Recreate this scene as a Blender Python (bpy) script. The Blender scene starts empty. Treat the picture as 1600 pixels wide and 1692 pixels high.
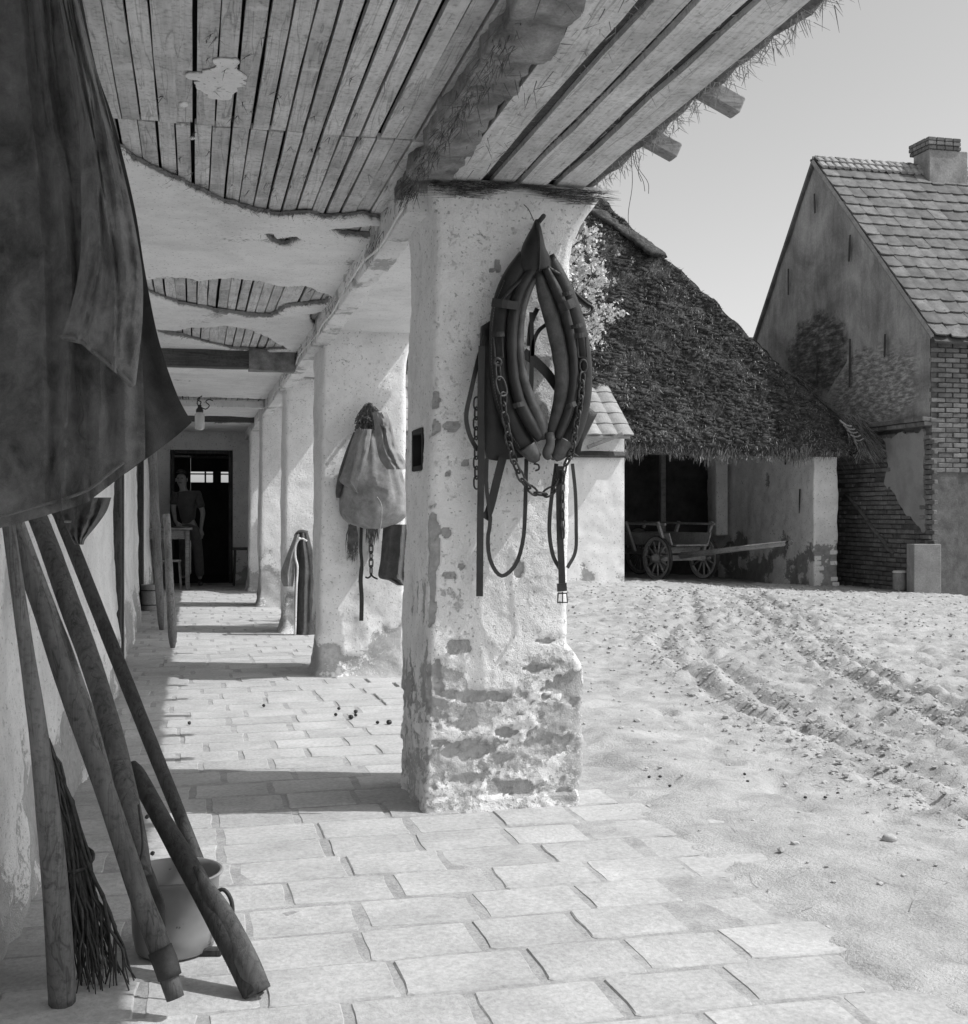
import bpy, math, random
import numpy as np
from mathutils import Vector, Matrix

# ------------------------------------------------------------------ camera, sky, sun, exposure
SC = bpy.context.scene
COL = SC.collection
CAM_H, FPX, YAW = 1.13, 1975.0, math.radians(13.66)
FW = np.array([math.sin(YAW), math.cos(YAW), 0.0])
RT = np.array([math.cos(YAW), -math.sin(YAW), 0.0])
UP = np.array([0.0, 0.0, 1.0])
CP = np.array([0.0, 0.0, CAM_H])
cam_data = bpy.data.cameras.new('camera')
cam_data.sensor_fit = 'HORIZONTAL'; cam_data.sensor_width = 36.0
cam_data.lens = FPX / 1600.0 * 36.0
cam_data.clip_start = 0.05; cam_data.clip_end = 1500.0
cam = bpy.data.objects.new('camera', cam_data); COL.objects.link(cam)
cam.location = CP.tolist(); cam.rotation_euler = (math.radians(90), 0, -YAW)
SC.camera = cam

SUN_EL, SUN_AZ = math.radians(53.5), math.radians(107.5)     # azimuth clockwise from +Y
SUN_STRENGTH, SKY_STRENGTH, EXPOSURE = 2.25, 0.125, 0.70
world = bpy.data.worlds.new('World'); SC.world = world; world.use_nodes = True
wt = world.node_tree; wt.nodes.clear()
w_out = wt.nodes.new('ShaderNodeOutputWorld'); w_bg = wt.nodes.new('ShaderNodeBackground')
w_sky = wt.nodes.new('ShaderNodeTexSky'); w_sky.sky_type = 'NISHITA'; w_sky.sun_disc = False
w_sky.sun_elevation = SUN_EL; w_sky.sun_rotation = SUN_AZ
w_sky.air_density = 1.0; w_sky.dust_density = 2.0; w_sky.ozone_density = 1.0
w_bw = wt.nodes.new('ShaderNodeRGBToBW')                       # black and white film
wt.links.new(w_sky.outputs[0], w_bw.inputs[0]); wt.links.new(w_bw.outputs[0], w_bg.inputs[0])
w_bg.inputs[1].default_value = SKY_STRENGTH
wt.links.new(w_bg.outputs[0], w_out.inputs[0])
sun_d = bpy.data.lights.new('sun', 'SUN'); sun_d.energy = SUN_STRENGTH; sun_d.angle = math.radians(0.53)
sun_d.color = (1, 1, 1)
sun = bpy.data.objects.new('sun', sun_d); COL.objects.link(sun)
S_DIR = np.array([math.sin(SUN_AZ) * math.cos(SUN_EL), math.cos(SUN_AZ) * math.cos(SUN_EL), math.sin(SUN_EL)])
sun.rotation_euler = Vector(S_DIR.tolist()).to_track_quat('Z', 'Y').to_euler()
sun.location = (S_DIR * 30).tolist()
vs = SC.view_settings
SC.display_settings.display_device = 'sRGB'
vs.view_transform = 'Standard'; vs.look = 'None'; vs.exposure = EXPOSURE; vs.gamma = 1.0; vs.use_curve_mapping = False
SC.render.engine = 'CYCLES'
SC.cycles.max_bounces = 8; SC.cycles.diffuse_bounces = 5; SC.cycles.use_denoising = True
SC.cycles.sample_clamp_indirect = 8.0

# ------------------------------------------------------------------ picture measurements -> world
def ray(u, v):
    return FW + (u - 800.0) / FPX * RT + (846.0 - v) / FPX * UP
def px(u, v, d): return CP + d * ray(u, v)
def pX(u, v, X): r = ray(u, v); return CP + r * (X / r[0])
def pY(u, v, Y): r = ray(u, v); return CP + r * (Y / r[1])
def pZ(u, v, z): r = ray(u, v); return CP + r * ((z - CAM_H) / r[2])
def mpp(d): return d / FPX

# ------------------------------------------------------------------ numpy noise
_rs = np.random.RandomState(7)
_perm = np.concatenate([_rs.permutation(256)] * 3)
_grad = _rs.randn(256, 3); _grad /= np.linalg.norm(_grad, axis=1)[:, None]
def pnoise(P, seed=0):
    P = np.asarray(P, float) + seed * 17.31
    i = np.floor(P).astype(int); f = P - i; i &= 255
    w = f * f * f * (f * (f * 6 - 15) + 10)
    def g(a, b, c):
        h = _perm[_perm[_perm[(i[:, 0] + a) & 255] + ((i[:, 1] + b) & 255)] + ((i[:, 2] + c) & 255)]
        return (_grad[h] * (f - np.array([a, b, c]))).sum(1)
    x, y, z = w[:, 0], w[:, 1], w[:, 2]
    l = lambda a, b, t: a + (b - a) * t
    return l(l(l(g(0,0,0), g(1,0,0), x), l(g(0,1,0), g(1,1,0), x), y),
             l(l(g(0,0,1), g(1,0,1), x), l(g(0,1,1), g(1,1,1), x), y), z) * 1.6
def fbm(P, sc=1.0, octv=4, seed=0, gain=0.5):
    P = np.asarray(P, float) * sc; out = np.zeros(len(P)); a = 1.0
    for k in range(octv):
        out += a * pnoise(P, seed + k * 3); P = P * 2.03; a *= gain
    return out
def sstep(a, b, x):
    t = np.clip((x - a) / (b - a), 0, 1); return t * t * (3 - 2 * t)
def poly_sdf(P, poly):
    """signed distance to a polygon, negative inside"""
    P = np.asarray(P, float)[:, :2]; poly = np.asarray(poly, float)
    d = np.full(len(P), 1e9); inside = np.zeros(len(P), bool)
    for k in range(len(poly)):
        a, b = poly[k], poly[(k + 1) % len(poly)]
        ab = b - a; t = np.clip(((P - a) @ ab) / max(ab @ ab, 1e-12), 0, 1)
        d = np.minimum(d, np.linalg.norm(P - a - t[:, None] * ab, axis=1))
        c = ((a[1] > P[:, 1]) != (b[1] > P[:, 1]))
        with np.errstate(divide='ignore', invalid='ignore'):
            xx = (b[0] - a[0]) * (P[:, 1] - a[1]) / (b[1] - a[1]) + a[0]
        inside ^= c & (P[:, 0] < xx)
    return np.where(inside, -d, d)
def line_dist(P, line):
    P = np.asarray(P, float)[:, :2]; d = np.full(len(P), 1e9)
    for a, b in zip(line[:-1], line[1:]):
        a = np.asarray(a, float)[:2]; b = np.asarray(b, float)[:2]
        ab = b - a; t = np.clip(((P - a) @ ab) / max(ab @ ab, 1e-12), 0, 1)
        d = np.minimum(d, np.linalg.norm(P - a - t[:, None] * ab, axis=1))
    return d
def smooth_path(pts, n):
    """Catmull-Rom through rows of any width"""
    p = np.asarray(pts, float)
    if len(p) < 3:
        t = np.linspace(0, 1, n)[:, None]; return p[0] * (1 - t) + p[-1] * t
    q = np.vstack([2 * p[0] - p[1], p, 2 * p[-1] - p[-2]]); out = []
    for s in np.linspace(0, len(p) - 1, n):
        k = min(int(s), len(p) - 2); t = s - k
        a, b, c, d = q[k:k + 4]
        out.append(0.5 * ((2 * b) + (c - a) * t + (2 * a - 5 * b + 4 * c - d) * t * t + (3 * b - a - 3 * c + d) * t ** 3))
    return np.array(out)

# ------------------------------------------------------------------ mesh collecting
class MB:
    def __init__(s): s.v = []; s.f = []; s.n = 0; s.attr = []
    def add(s, V, F, attr=None):
        V = np.asarray(V, float).reshape(-1, 3)
        s.v.append(V); o = s.n
        s.f.extend([tuple(int(i) + o for i in q) for q in F]); s.n += len(V)
        s.attr.append(np.zeros(len(V)) if attr is None else np.broadcast_to(np.asarray(attr, float), (len(V),)))
        return s
    def box(s, c, h, ax=None, jit=0.0, rnd=None):
        c = np.asarray(c, float); A = np.eye(3) if ax is None else np.asarray(ax, float)
        V = np.array([[i, j, k] for i in (-1, 1) for j in (-1, 1) for k in (-1, 1)], float) * np.asarray(h, float)
        if jit and rnd is not None: V = V + rnd.uniform(-jit, jit, V.shape)
        return s.add(c + V @ A, [(0,1,3,2), (4,6,7,5), (0,4,5,1), (2,3,7,6), (0,2,6,4), (1,5,7,3)])
    def bbox(s, c, h, b=0.004, ax=None):
        """box with chamfered edges"""
        c = np.asarray(c, float); h = np.asarray(h, float); A = np.eye(3) if ax is None else np.asarray(ax, float)
        b = min(b, h.min() * 0.9); V = []; idx = {}
        for i in (-1, 1):
            for j in (-1, 1):
                for k in (-1, 1):
                    sg = np.array([i, j, k], float)
                    for a in range(3):
                        p = sg * h - sg * b; p[a] = sg[a] * h[a]; idx[(i, j, k, a)] = len(V); V.append(p)
        F = []
        for a in range(3):
            o1, o2 = [(1, 2), (2, 0), (0, 1)][a]
            for sa in (-1, 1):
                q = []
                for (p1, p2) in ((-1, -1), (1, -1), (1, 1), (-1, 1)):
                    t = [0, 0, 0]; t[a] = sa; t[o1] = p1; t[o2] = p2; q.append(idx[(*t, a)])
                F.append(q if sa > 0 else q[::-1])
            for p1 in (-1, 1):
                for p2 in (-1, 1):
                    t0 = [0, 0, 0]; t0[o1] = p1; t0[o2] = p2; t1 = list(t0); t0[a] = -1; t1[a] = 1
                    q = [idx[(*t0, o1)], idx[(*t1, o1)], idx[(*t1, o2)], idx[(*t0, o2)]]
                    F.append(q if p1 * p2 < 0 else q[::-1])
        for i in (-1, 1):
            for j in (-1, 1):
                for k in (-1, 1):
                    q = [idx[(i, j, k, 0)], idx[(i, j, k, 1)], idx[(i, j, k, 2)]]
                    F.append(q if i * j * k > 0 else q[::-1])
        return s.add(c + np.array(V) @ A, F)
    def sweep(s, path, ra, rb=None, seg=8, n=(0, -1, 0), cap=True, square=False, attr=None):
        """closed tube along path; ra across (tangent x n), rb along n"""
        P = np.asarray(path, float); m = len(P)
        ra = np.broadcast_to(np.asarray(ra, float), (m,)); rb = ra if rb is None else np.broadcast_to(np.asarray(rb, float), (m,))
        T = np.gradient(P, axis=0); T /= np.maximum(np.linalg.norm(T, axis=1), 1e-9)[:, None]
        N0 = np.asarray(n, float); N0 = np.broadcast_to(N0, (m, 3)).copy()
        Sd = np.cross(T, N0); l = np.linalg.norm(Sd, axis=1)
        bad = l < 0.05
        if bad.any(): Sd[bad] = np.cross(T[bad], np.array([0.31, 0.5, 0.81]))
        Sd /= np.linalg.norm(Sd, axis=1)[:, None]; Nn = np.cross(Sd, T)
        if square: ang = None; sec = np.array([(-1, -1), (1, -1), (1, 1), (-1, 1)], float); seg = 4
        else:
            ang = np.linspace(0, 2 * np.pi, seg, endpoint=False); sec = np.stack([np.cos(ang), np.sin(ang)], 1)
        V = (P[:, None, :] + Sd[:, None, :] * (sec[None, :, 0:1] * ra[:, None, None]) + Nn[:, None, :] * (sec[None, :, 1:2] * rb[:, None, None])).reshape(-1, 3)
        F = [(i * seg + j, i * seg + (j + 1) % seg, (i + 1) * seg + (j + 1) % seg, (i + 1) * seg + j) for i in range(m - 1) for j in range(seg)]
        if cap: F.append(tuple(range(seg))[::-1]); F.append(tuple(range((m - 1) * seg, m * seg)))
        return s.add(V, F, attr)
    def torus(s, c, R, r, ax=None, seg=20, sub=6, sx=1.0, sy=1.0):
        A = np.eye(3) if ax is None else np.asarray(ax, float)
        V = []; F = []
        for i in range(seg):
            a = 2 * math.pi * i / seg
            for j in range(sub):
                b = 2 * math.pi * j / sub
                V.append(((R * sx + r * math.cos(b)) * math.cos(a), (R * sy + r * math.cos(b)) * math.sin(a), r * math.sin(b)))
                F.append((i * sub + j, ((i + 1) % seg) * sub + j, ((i + 1) % seg) * sub + (j + 1) % sub, i * sub + (j + 1) % sub))
        return s.add(np.asarray(c, float) + np.array(V) @ A, F)
    def lathe(s, c, prof, seg=24, ax=None):
        """prof rows (r, z); open profile, closed where r = 0"""
        A = np.eye(3) if ax is None else np.asarray(ax, float); V = []; F = []
        m = len(prof)
        for (r, z) in prof:
            for j in range(seg):
                a = 2 * math.pi * j / seg; V.append((r * math.cos(a), r * math.sin(a), z))
        for i in range(m - 1):
            for j in range(seg): F.append((i * seg + j, i * seg + (j + 1) % seg, (i + 1) * seg + (j + 1) % seg, (i + 1) * seg + j))
        return s.add(np.asarray(c, float) + np.array(V) @ A, F)
    def blob(s, c, r, rnd, sub=1, rough=0.2, squash=(1, 1, 1)):
        V, F = ICO[sub]
        k = 1 + rnd.uniform(-rough, rough, (len(V), 1))
        return s.add(np.asarray(c, float) + V * k * r * np.asarray(squash, float), F)
    def grid(s, G, attr=None, flip=False, closed=False):
        """G: (a, b, 3) points"""
        a, b = G.shape[:2]; F = []
        for i in range(a - 1):
            for j in range(b if closed else b - 1):
                q = (i * b + j, i * b + (j + 1) % b, (i + 1) * b + (j + 1) % b, (i + 1) * b + j)
                F.append(q[::-1] if flip else q)
        return s.add(G.reshape(-1, 3), F, attr)
    def arrays(s):
        return np.vstack(s.v), s.f, np.concatenate(s.attr)

def _ico():
    import bmesh
    out = {}
    for sub in (1, 2, 3):
        bm = bmesh.new(); bmesh.ops.create_icosphere(bm, subdivisions=sub, radius=1.0)
        bm.verts.ensure_lookup_table()
        out[sub] = (np.array([v.co[:] for v in bm.verts]), [tuple(v.index for v in f.verts) for f in bm.faces]); bm.free()
    return out
ICO = _ico()

# ------------------------------------------------------------------ objects
def thing(name, label, cat, loc=(0, 0, 0), group=None):
    o = bpy.data.objects.new(name, None); COL.objects.link(o)
    o.empty_display_size = 0.1; o.location = [float(x) for x in loc]
    o['label'] = label; o['category'] = cat
    if group: o['group'] = group
    return o
def root_of(o):
    while o.parent is not None: o = o.parent
    return o
def obj(name, mb, mat, parent=None, smooth=False, label=None, cat=None, group=None, kind=None, attr=None, local=False, base=None, flat_angle=None):
    V, F, A = mb.arrays()
    me = bpy.data.meshes.new(name)
    if parent is not None and not local:
        V = V - np.array(root_of(parent).location[:])
        loc = (0, 0, 0)
    elif parent is None and not local:
        lo, hi = V.min(0), V.max(0)
        loc = np.array([(lo[0] + hi[0]) / 2, (lo[1] + hi[1]) / 2, lo[2]]) if base is None else np.asarray(base, float)
        V = V - loc
    else: loc = (0, 0, 0)
    me.from_pydata(V.tolist(), [], F)
    if attr:
        at = me.attributes.new(attr, 'FLOAT', 'POINT'); at.data.foreach_set('value', A.astype(np.float32))
    me.polygons.foreach_set('use_smooth', [bool(smooth)] * len(me.polygons))
    me.materials.append(mat); me.update()
    if smooth and flat_angle:
        me.set_sharp_from_angle(angle=math.radians(flat_angle))
    o = bpy.data.objects.new(name, me); COL.objects.link(o)
    o.location = [float(x) for x in loc]
    if parent is not None: o.parent = parent
    if label: o['label'] = label
    if cat: o['category'] = cat
    if group: o['group'] = group
    if kind: o['kind'] = kind
    return o
def copy_of(o, parent=None, loc=None, rot=None, scale=None):
    c = o.copy(); COL.objects.link(c)
    if parent is not None: c.parent = parent
    if loc is not None: c.location = [float(x) for x in loc]
    if rot is not None: c.rotation_euler = rot
    if scale is not None: c.scale = scale
    return c

# ------------------------------------------------------------------ materials (grey scale, black and white film)
def g4(v): return (v, v, v, 1.0)
class NT:
    def __init__(s, name):
        s.m = bpy.data.materials.new(name); s.m.use_nodes = True; s.t = s.m.node_tree
        s.b = s.t.nodes['Principled BSDF']; s.out = s.t.nodes['Material Output']
        s.b.inputs['Specular IOR Level'].default_value = 0.25
    def n(s, typ, **kw):
        x = s.t.nodes.new(typ)
        for k, v in kw.items(): setattr(x, k, v)
        return x
    def l(s, a, b): s.t.links.new(a, b)
    def coords(s, stretch=(1, 1, 1), rand=True):
        tc = s.n('ShaderNodeTexCoord'); mp = s.n('ShaderNodeMapping'); mp.inputs['Scale'].default_value = stretch
        if rand:
            oi = s.n('ShaderNodeObjectInfo'); mul = s.n('ShaderNodeVectorMath', operation='SCALE'); mul.inputs[0].default_value = (31, 17, 23)
            s.l(oi.outputs['Random'], mul.inputs['Scale']); ad = s.n('ShaderNodeVectorMath', operation='ADD')
            s.l(tc.outputs['Object'], ad.inputs[0]); s.l(mul.outputs[0], ad.inputs[1]); s.l(ad.outputs[0], mp.inputs['Vector'])
        else: s.l(tc.outputs['Object'], mp.inputs['Vector'])
        return mp.outputs[0]
    def noise(s, vec, scale, detail=6, rough=0.6, dist=0.0):
        x = s.n('ShaderNodeTexNoise'); x.inputs['Scale'].default_value = scale; x.inputs['Detail'].default_value = detail
        x.inputs['Roughness'].default_value = rough; x.inputs['Distortion'].default_value = dist; s.l(vec, x.inputs['Vector'])
        return x.outputs['Fac']
    def ramp(s, fac, stops):
        r = s.n('ShaderNodeValToRGB'); e = r.color_ramp.elements
        while len(e) < len(stops): e.new(0.5)
        for k, (p, c) in enumerate(stops): e[k].position = p; e[k].color = g4(c)
        s.l(fac, r.inputs[0]); return r.outputs[0]
    def math(s, op, a, b=None, clamp=False):
        x = s.n('ShaderNodeMath', operation=op); x.use_clamp = clamp
        for i, q in enumerate((a, b)):
            if q is None: continue
            if isinstance(q, (int, float)): x.inputs[i].default_value = q
            else: s.l(q, x.inputs[i])
        return x.outputs[0]
    def mix(s, fac, a, b, typ='MIX'):
        x = s.n('ShaderNodeMix', data_type='RGBA', blend_type=typ)
        for k, q in ((0, fac), (6, a), (7, b)):
            if isinstance(q, (int, float)): x.inputs[k].default_value = q if k == 0 else g4(q)
            else: s.l(q, x.inputs[k])
        return x.outputs[2]
    def attr(s, name):
        x = s.n('ShaderNodeAttribute'); x.attribute_name = name; return x.outputs['Fac']
    def bump(s, h, strength=0.5, dist=0.01, prev=None):
        x = s.n('ShaderNodeBump'); x.inputs['Strength'].default_value = strength; x.inputs['Distance'].default_value = dist
        s.l(h, x.inputs['Height'])
        if prev is not None: s.l(prev, x.inputs['Normal'])
        return x.outputs[0]
    def finish(s, col, rough=0.85, nrm=None):
        if isinstance(col, (int, float)): s.b.inputs['Base Color'].default_value = g4(col)
        else: s.l(col, s.b.inputs['Base Color'])
        if isinstance(rough, (int, float)): s.b.inputs['Roughness'].default_value = rough
        else: s.l(rough, s.b.inputs['Roughness'])
        if nrm is not None: s.l(nrm, s.b.inputs['Normal'])
        return s.m

def simple(name, lo, hi, scale=8, fine=60, stretch=(1, 1, 1), rough=0.85, bump=0.4, bdist=0.004, vary=0.25, detail=6, spots=None):
    t = NT(name); v = t.coords(stretch)
    a = t.noise(v, scale, detail, 0.6); c = t.ramp(a, [(0.3, lo), (0.7, hi)])
    f = t.noise(v, fine, 4, 0.65); c = t.mix(0.55, c, t.ramp(f, [(0.25, 0.35), (0.75, 1.0)]), 'MULTIPLY')
    if vary:
        oi = t.n('ShaderNodeObjectInfo'); c = t.mix(1.0, c, t.math('ADD', t.math('MULTIPLY', oi.outputs['Random'], vary), 1 - vary / 2), 'MULTIPLY')
    if spots:
        sp = t.noise(v, spots[0], 3, 0.5); c = t.mix(t.ramp(sp, [(spots[1], 0), (spots[1] + 0.04, 1)]), c, spots[2])
    h = t.math('ADD', t.math('MULTIPLY', a, 0.6), t.math('MULTIPLY', f, 0.5))
    return t.finish(c, rough, t.bump(h, bump, bdist))

def limewash(name, white=0.80, stain=0.58, adobe=(0.30, 0.50), bump=0.5, patch=0.0, fine=1.0):
    """old limewash over mud plaster; the point attribute 'peel' says where the wash has come off"""
    t = NT(name); v = t.coords(rand=False)
    n1 = t.noise(v, 1.7, 6, 0.6); n2 = t.noise(v, 7, 8, 0.65, 0.4); n3 = t.noise(v, 45 * fine, 5, 0.7); n4 = t.noise(v, 190 * fine, 3, 0.6)
    wash = t.ramp(n1, [(0.28, stain), (0.55, white)])
    wash = t.mix(0.4, wash, t.ramp(n2, [(0.3, 0.78), (0.55, 1.0)]), 'MULTIPLY')
    n5 = t.noise(v, 3.2, 9, 0.72, 0.2); wash = t.mix(0.5, wash, t.ramp(n5, [(0.34, 0.72), (0.50, 1.0)]), 'MULTIPLY')
    pits = t.ramp(t.noise(v, 38 * fine, 6, 0.75), [(0.60, 0.0), (0.64, 1.0)])
    pit2 = t.ramp(t.noise(v, 75 * fine, 1.5, 0.5), [(0.66, 0.0), (0.69, 1.0)])
    wash = t.mix(t.math('MULTIPLY', pits, 0.35), wash, 0.40)
    wash = t.mix(t.math('MULTIPLY', pit2, 0.6), wash, 0.25)
    wash = t.mix(0.5, wash, t.ramp(n4, [(0.25, 0.82), (0.5, 1.0)]), 'MULTIPLY')
    mud = t.ramp(n2, [(0.3, adobe[0]), (0.7, adobe[1])])
    mud = t.mix(0.6, mud, t.ramp(n3, [(0.25, 0.5), (0.7, 1.0)]), 'MULTIPLY')
    p = t.attr('peel')
    pf = t.math('ADD', p, t.math('MULTIPLY', t.math('SUBTRACT', n3, 0.5), 0.9))
    pf = t.math('ADD', pf, t.math('MULTIPLY', t.math('SUBTRACT', n2, 0.5), 0.8 + patch))
    pm = t.ramp(pf, [(0.44, 0.0), (0.56, 1.0)])
    c = t.mix(pm, wash, mud)
    h = t.math('ADD', t.math('MULTIPLY', n3, 0.9), t.math('MULTIPLY', n4, 0.55))
    h = t.math('SUBTRACT', h, t.math('MULTIPLY', pm, 0.7))
    h = t.math('SUBTRACT', h, t.math('MULTIPLY', pits, 0.35))
    return t.finish(c, 0.92, t.bump(h, bump, 0.010))

def wood(name, lo, hi, axis=1, rough=0.8, bump=0.5, lime=0.0, vary=0.35, knots=True):
    st = [22, 22, 22]; st[axis] = 1.1
    t = NT(name); v = t.coords(tuple(st)); v2 = t.coords((1, 1, 1))
    g = t.noise(v, 2.2, 8, 0.7, 0.6); c = t.ramp(g, [(0.25, lo), (0.75, hi)])
    b = t.noise(v2, 3.5, 5, 0.6); c = t.mix(0.7, c, t.ramp(b, [(0.3, 0.5), (0.6, 1.0)]), 'MULTIPLY'); sp = t.noise(v2, 60, 5, 0.7); c = t.mix(0.6, c, t.ramp(sp, [(0.34, 0.4), (0.5, 1.0)]), 'MULTIPLY')
    ck = t.noise(v, 0.9, 3, 0.5, 0.8); c = t.mix(t.math('MULTIPLY', t.ramp(ck, [(0.485, 0), (0.5, 1), (0.515, 0)]), 0.55), c, lo * 0.25)
    if knots:
        kn = t.noise(v2, 22, 3, 0.6); c = t.mix(t.math('MULTIPLY', t.ramp(kn, [(0.68, 0), (0.74, 1)]), 0.7), c, lo * 0.4)
    oi = t.n('ShaderNodeObjectInfo'); c = t.mix(1.0, c, t.math('ADD', t.math('MULTIPLY', oi.outputs['Random'], vary), 1 - vary / 2), 'MULTIPLY')
    if lime:
        m = t.noise(v2, 9, 6, 0.7); c = t.mix(t.ramp(m, [(0.62 - lime * 0.3, 0), (0.72 - lime * 0.2, 1)]), c, 0.62)
    return t.finish(c, rough, t.bump(t.math('ADD', g, t.math('MULTIPLY', b, 0.6)), bump, 0.007))

M_WASH = limewash('limewash', 0.90, 0.78, adobe=(0.40, 0.62), bump=0.8)
M_WASHFAR = limewash('limewash_far', 0.86, 0.74, bump=0.35, fine=0.6)
M_CEIL = limewash('ceiling_plaster', 0.86, 0.76, adobe=(0.25, 0.4), bump=0.4)
M_LATH = wood('whitewashed_lath', 0.50, 0.76, 1, lime=0.18, bump=0.6, vary=0.3)
M_SOFFIT = wood('whitewashed_soffit_board', 0.50, 0.76, 1, lime=0.22, bump=0.7, vary=0.2)
M_DARKWOOD = wood('dark_old_wood', 0.05, 0.13, 2)
M_BEAMWOOD = wood('smoked_beam', 0.06, 0.14, 0)
M_TAIL = wood('rafter_tail_wood', 0.22, 0.42, 0)
M_CLAY = simple('straw_clay', 0.12, 0.44, 9, 110, rough=0.95, bump=0.9, bdist=0.012, vary=0)
M_STRAW = simple('straw', 0.26, 0.56, 30, 90, rough=0.8, bump=0.2, vary=0)
M_DARKSTRAW = simple('weathered_straw', 0.07, 0.20, 30, 90, rough=0.9, bump=0.2, vary=0)
M_DIRT = simple('joint_dust', 0.33, 0.50, 12, 90, rough=0.97, bump=0.8, bdist=0.01, vary=0)
M_IRON = simple('old_iron', 0.025, 0.075, 20, 120, rough=0.55, bump=0.4, vary=0.1)
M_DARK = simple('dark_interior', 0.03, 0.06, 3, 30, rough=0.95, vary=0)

def peel_wall(P, low=0.35, base=-0.15, seed=0, amp=0.55):
    """peel mask: mostly off near the ground, patchy above"""
    n = fbm(P, 2.3, 4, seed)
    return base + amp * n + 0.75 * (1 - sstep(low * 0.5, low * 1.6, P[:, 2] + 0.16 * fbm(P, 3.0, 3, seed + 9)))

# ------------------------------------------------------------------ ground
def ground_h(X, Y):
    t = np.clip((Y - 4.4) / 12.5, 0, 1.3)
    h = t * (0.085 - 0.040 * (X - 6.3))
    h = h * sstep(1.2, 5.0, X)
    return np.clip(h, -0.16, 0.16) - 0.012
RUTS = [[(1240, 1000), (1140, 1030), (1105, 1055), (1098, 1075), (1125, 1105), (1175, 1140), (1260, 1180), (1340, 1200), (1420, 1225), (1520, 1270), (1640, 1330)],
        [(1140, 985), (1150, 1010), (1160, 1080), (1215, 1125), (1280, 1165), (1345, 1195), (1395, 1232), (1450, 1275), (1520, 1308), (1620, 1350)],
        [(1220, 990), (1268, 1028), (1278, 1048), (1320, 1085), (1385, 1115), (1450, 1145), (1540, 1180), (1640, 1215)],
        [(1250, 985), (1330, 1030), (1365, 1075), (1430, 1110), (1520, 1150), (1620, 1190)]]
RUTW = [[pZ(u, v, 0.0) for u, v in r] for r in RUTS]
RUTW = [smooth_path(r, 16) for r in RUTW]
TRACKS = [r + np.array([ox, oy, 0]) for r in RUTW for ox, oy in ((0.28, 0.12), (-0.33, -0.1), (0.65, 0.3), (-0.75, -0.3), (1.15, 0.5))]
def axis_pts(lo, hi, step, far):
    core = np.arange(lo, hi + 1e-6, step); ext = []; s = step; x = hi
    while x < far: s *= 1.35; x += s; ext.append(x)
    neg = []; s = step; x = lo
    while x > -far: s *= 1.35; x -= s; neg.append(x)
    return np.concatenate([neg[::-1], core, ext])
gx = axis_pts(0.9, 10.6, 0.030, 420); gy = axis_pts(2.3, 17.6, 0.034, 420)
GX, GY = np.meshgrid(gx, gy, indexing='ij'); P2 = np.stack([GX.ravel(), GY.ravel(), np.zeros(GX.size)], 1)
hz = ground_h(P2[:, 0], P2[:, 1])
core = (P2[:, 0] > 0.8) & (P2[:, 0] < 10.8) & (P2[:, 1] > 2.2) & (P2[:, 1] < 17.8)
pc = P2[core]; dz = 0.028 * fbm(pc, 0.6, 3, 1) + 0.010 * fbm(pc, 4.0, 4, 2)
wild = sstep(1.7, 3.2, pc[:, 0] + 0.35 * fbm(pc, 1.2, 2, 5) - 0.10 * (pc[:, 1] - 3))
lump = fbm(pc, 9.0, 3, 4); dz += wild * (0.022 * np.maximum(lump, -0.3) + 0.014 * np.abs(fbm(pc, 15.0, 2, 6)))
peel_g = np.zeros(len(P2)); pg = 0.25 * fbm(pc, 1.3, 3, 12) + 0.22 * wild
wp = np.stack([fbm(pc, 2.0, 3, 20), fbm(pc, 2.0, 3, 21), 0 * pc[:, 0]], 1)
for k, r in enumerate(RUTW):
    d = line_dist(pc + 0.06 * wp, r)
    on = 0.7 + 0.5 * fbm(pc, 0.9, 2, 40 + k)
    dz += on * (-0.050 * np.exp(-(d / 0.055) ** 2) + 0.013 * np.exp(-((d - 0.13) / 0.06) ** 2) * (1 + 1.2 * lump))
    pg += 0.35 * np.exp(-(d / 0.07) ** 2) * on
for k, r in enumerate(TRACKS):                                # shallow churned tracks beside the ruts
    d = line_dist(pc + 0.12 * (wp if k % 2 else -wp[:, [1, 0, 2]]), r[::2])
    on = np.maximum(0, pnoise(pc * 0.8, 100 + k) + 0.35); dz += on * 0.026 * np.exp(-(d / 0.06) ** 2) * (-1 + 1.3 * lump); pg += 0.22 * on * np.exp(-(d / 0.07) ** 2)
hr_ = np.random.RandomState(77)                                # hoof prints
for k in range(420):
    hx, hy, hr2 = hr_.uniform(2.4, 9.5), hr_.uniform(3.2, 15), hr_.uniform(0.035, 0.06)
    ss_ = np.nonzero((np.abs(pc[:, 0] - hx) < 0.16) & (np.abs(pc[:, 1] - hy) < 0.16))[0]
    e_ = np.hypot(pc[ss_, 0] - hx, (pc[ss_, 1] - hy) * 0.8) / hr2; dz[ss_] += -0.016 * (1 - sstep(0.7, 1.15, e_)) + 0.007 * np.exp(-((e_ - 1.3) / 0.25) ** 2); pg[ss_] += 0.25 * (1 - sstep(0.7, 1.1, e_))
tuck = 1 - sstep(1.25, 1.85, pc[:, 0] + 0.30 * fbm(pc, 1.9, 3, 30) + 0.10 * fbm(pc, 9, 3, 34) - 0.35 * sstep(4.2, 5.0, pc[:, 1]))
dz = dz * (1 - 0.85 * tuck) - 0.030 * tuck + (1 - tuck) * (0.016 + 0.010 * fbm(pc, 3.2, 3, 33)) * (1 - sstep(2.0, 3.0, pc[:, 0]))
hz[core] += dz; peel_g[core] = pg
hz[~core] -= 0.02
hz[(P2[:, 0] < 0.9)] = -0.06
gm = MB(); G3 = np.stack([GX, GY, hz.reshape(GX.shape)], 2); gm.grid(G3, attr=peel_g)
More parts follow.
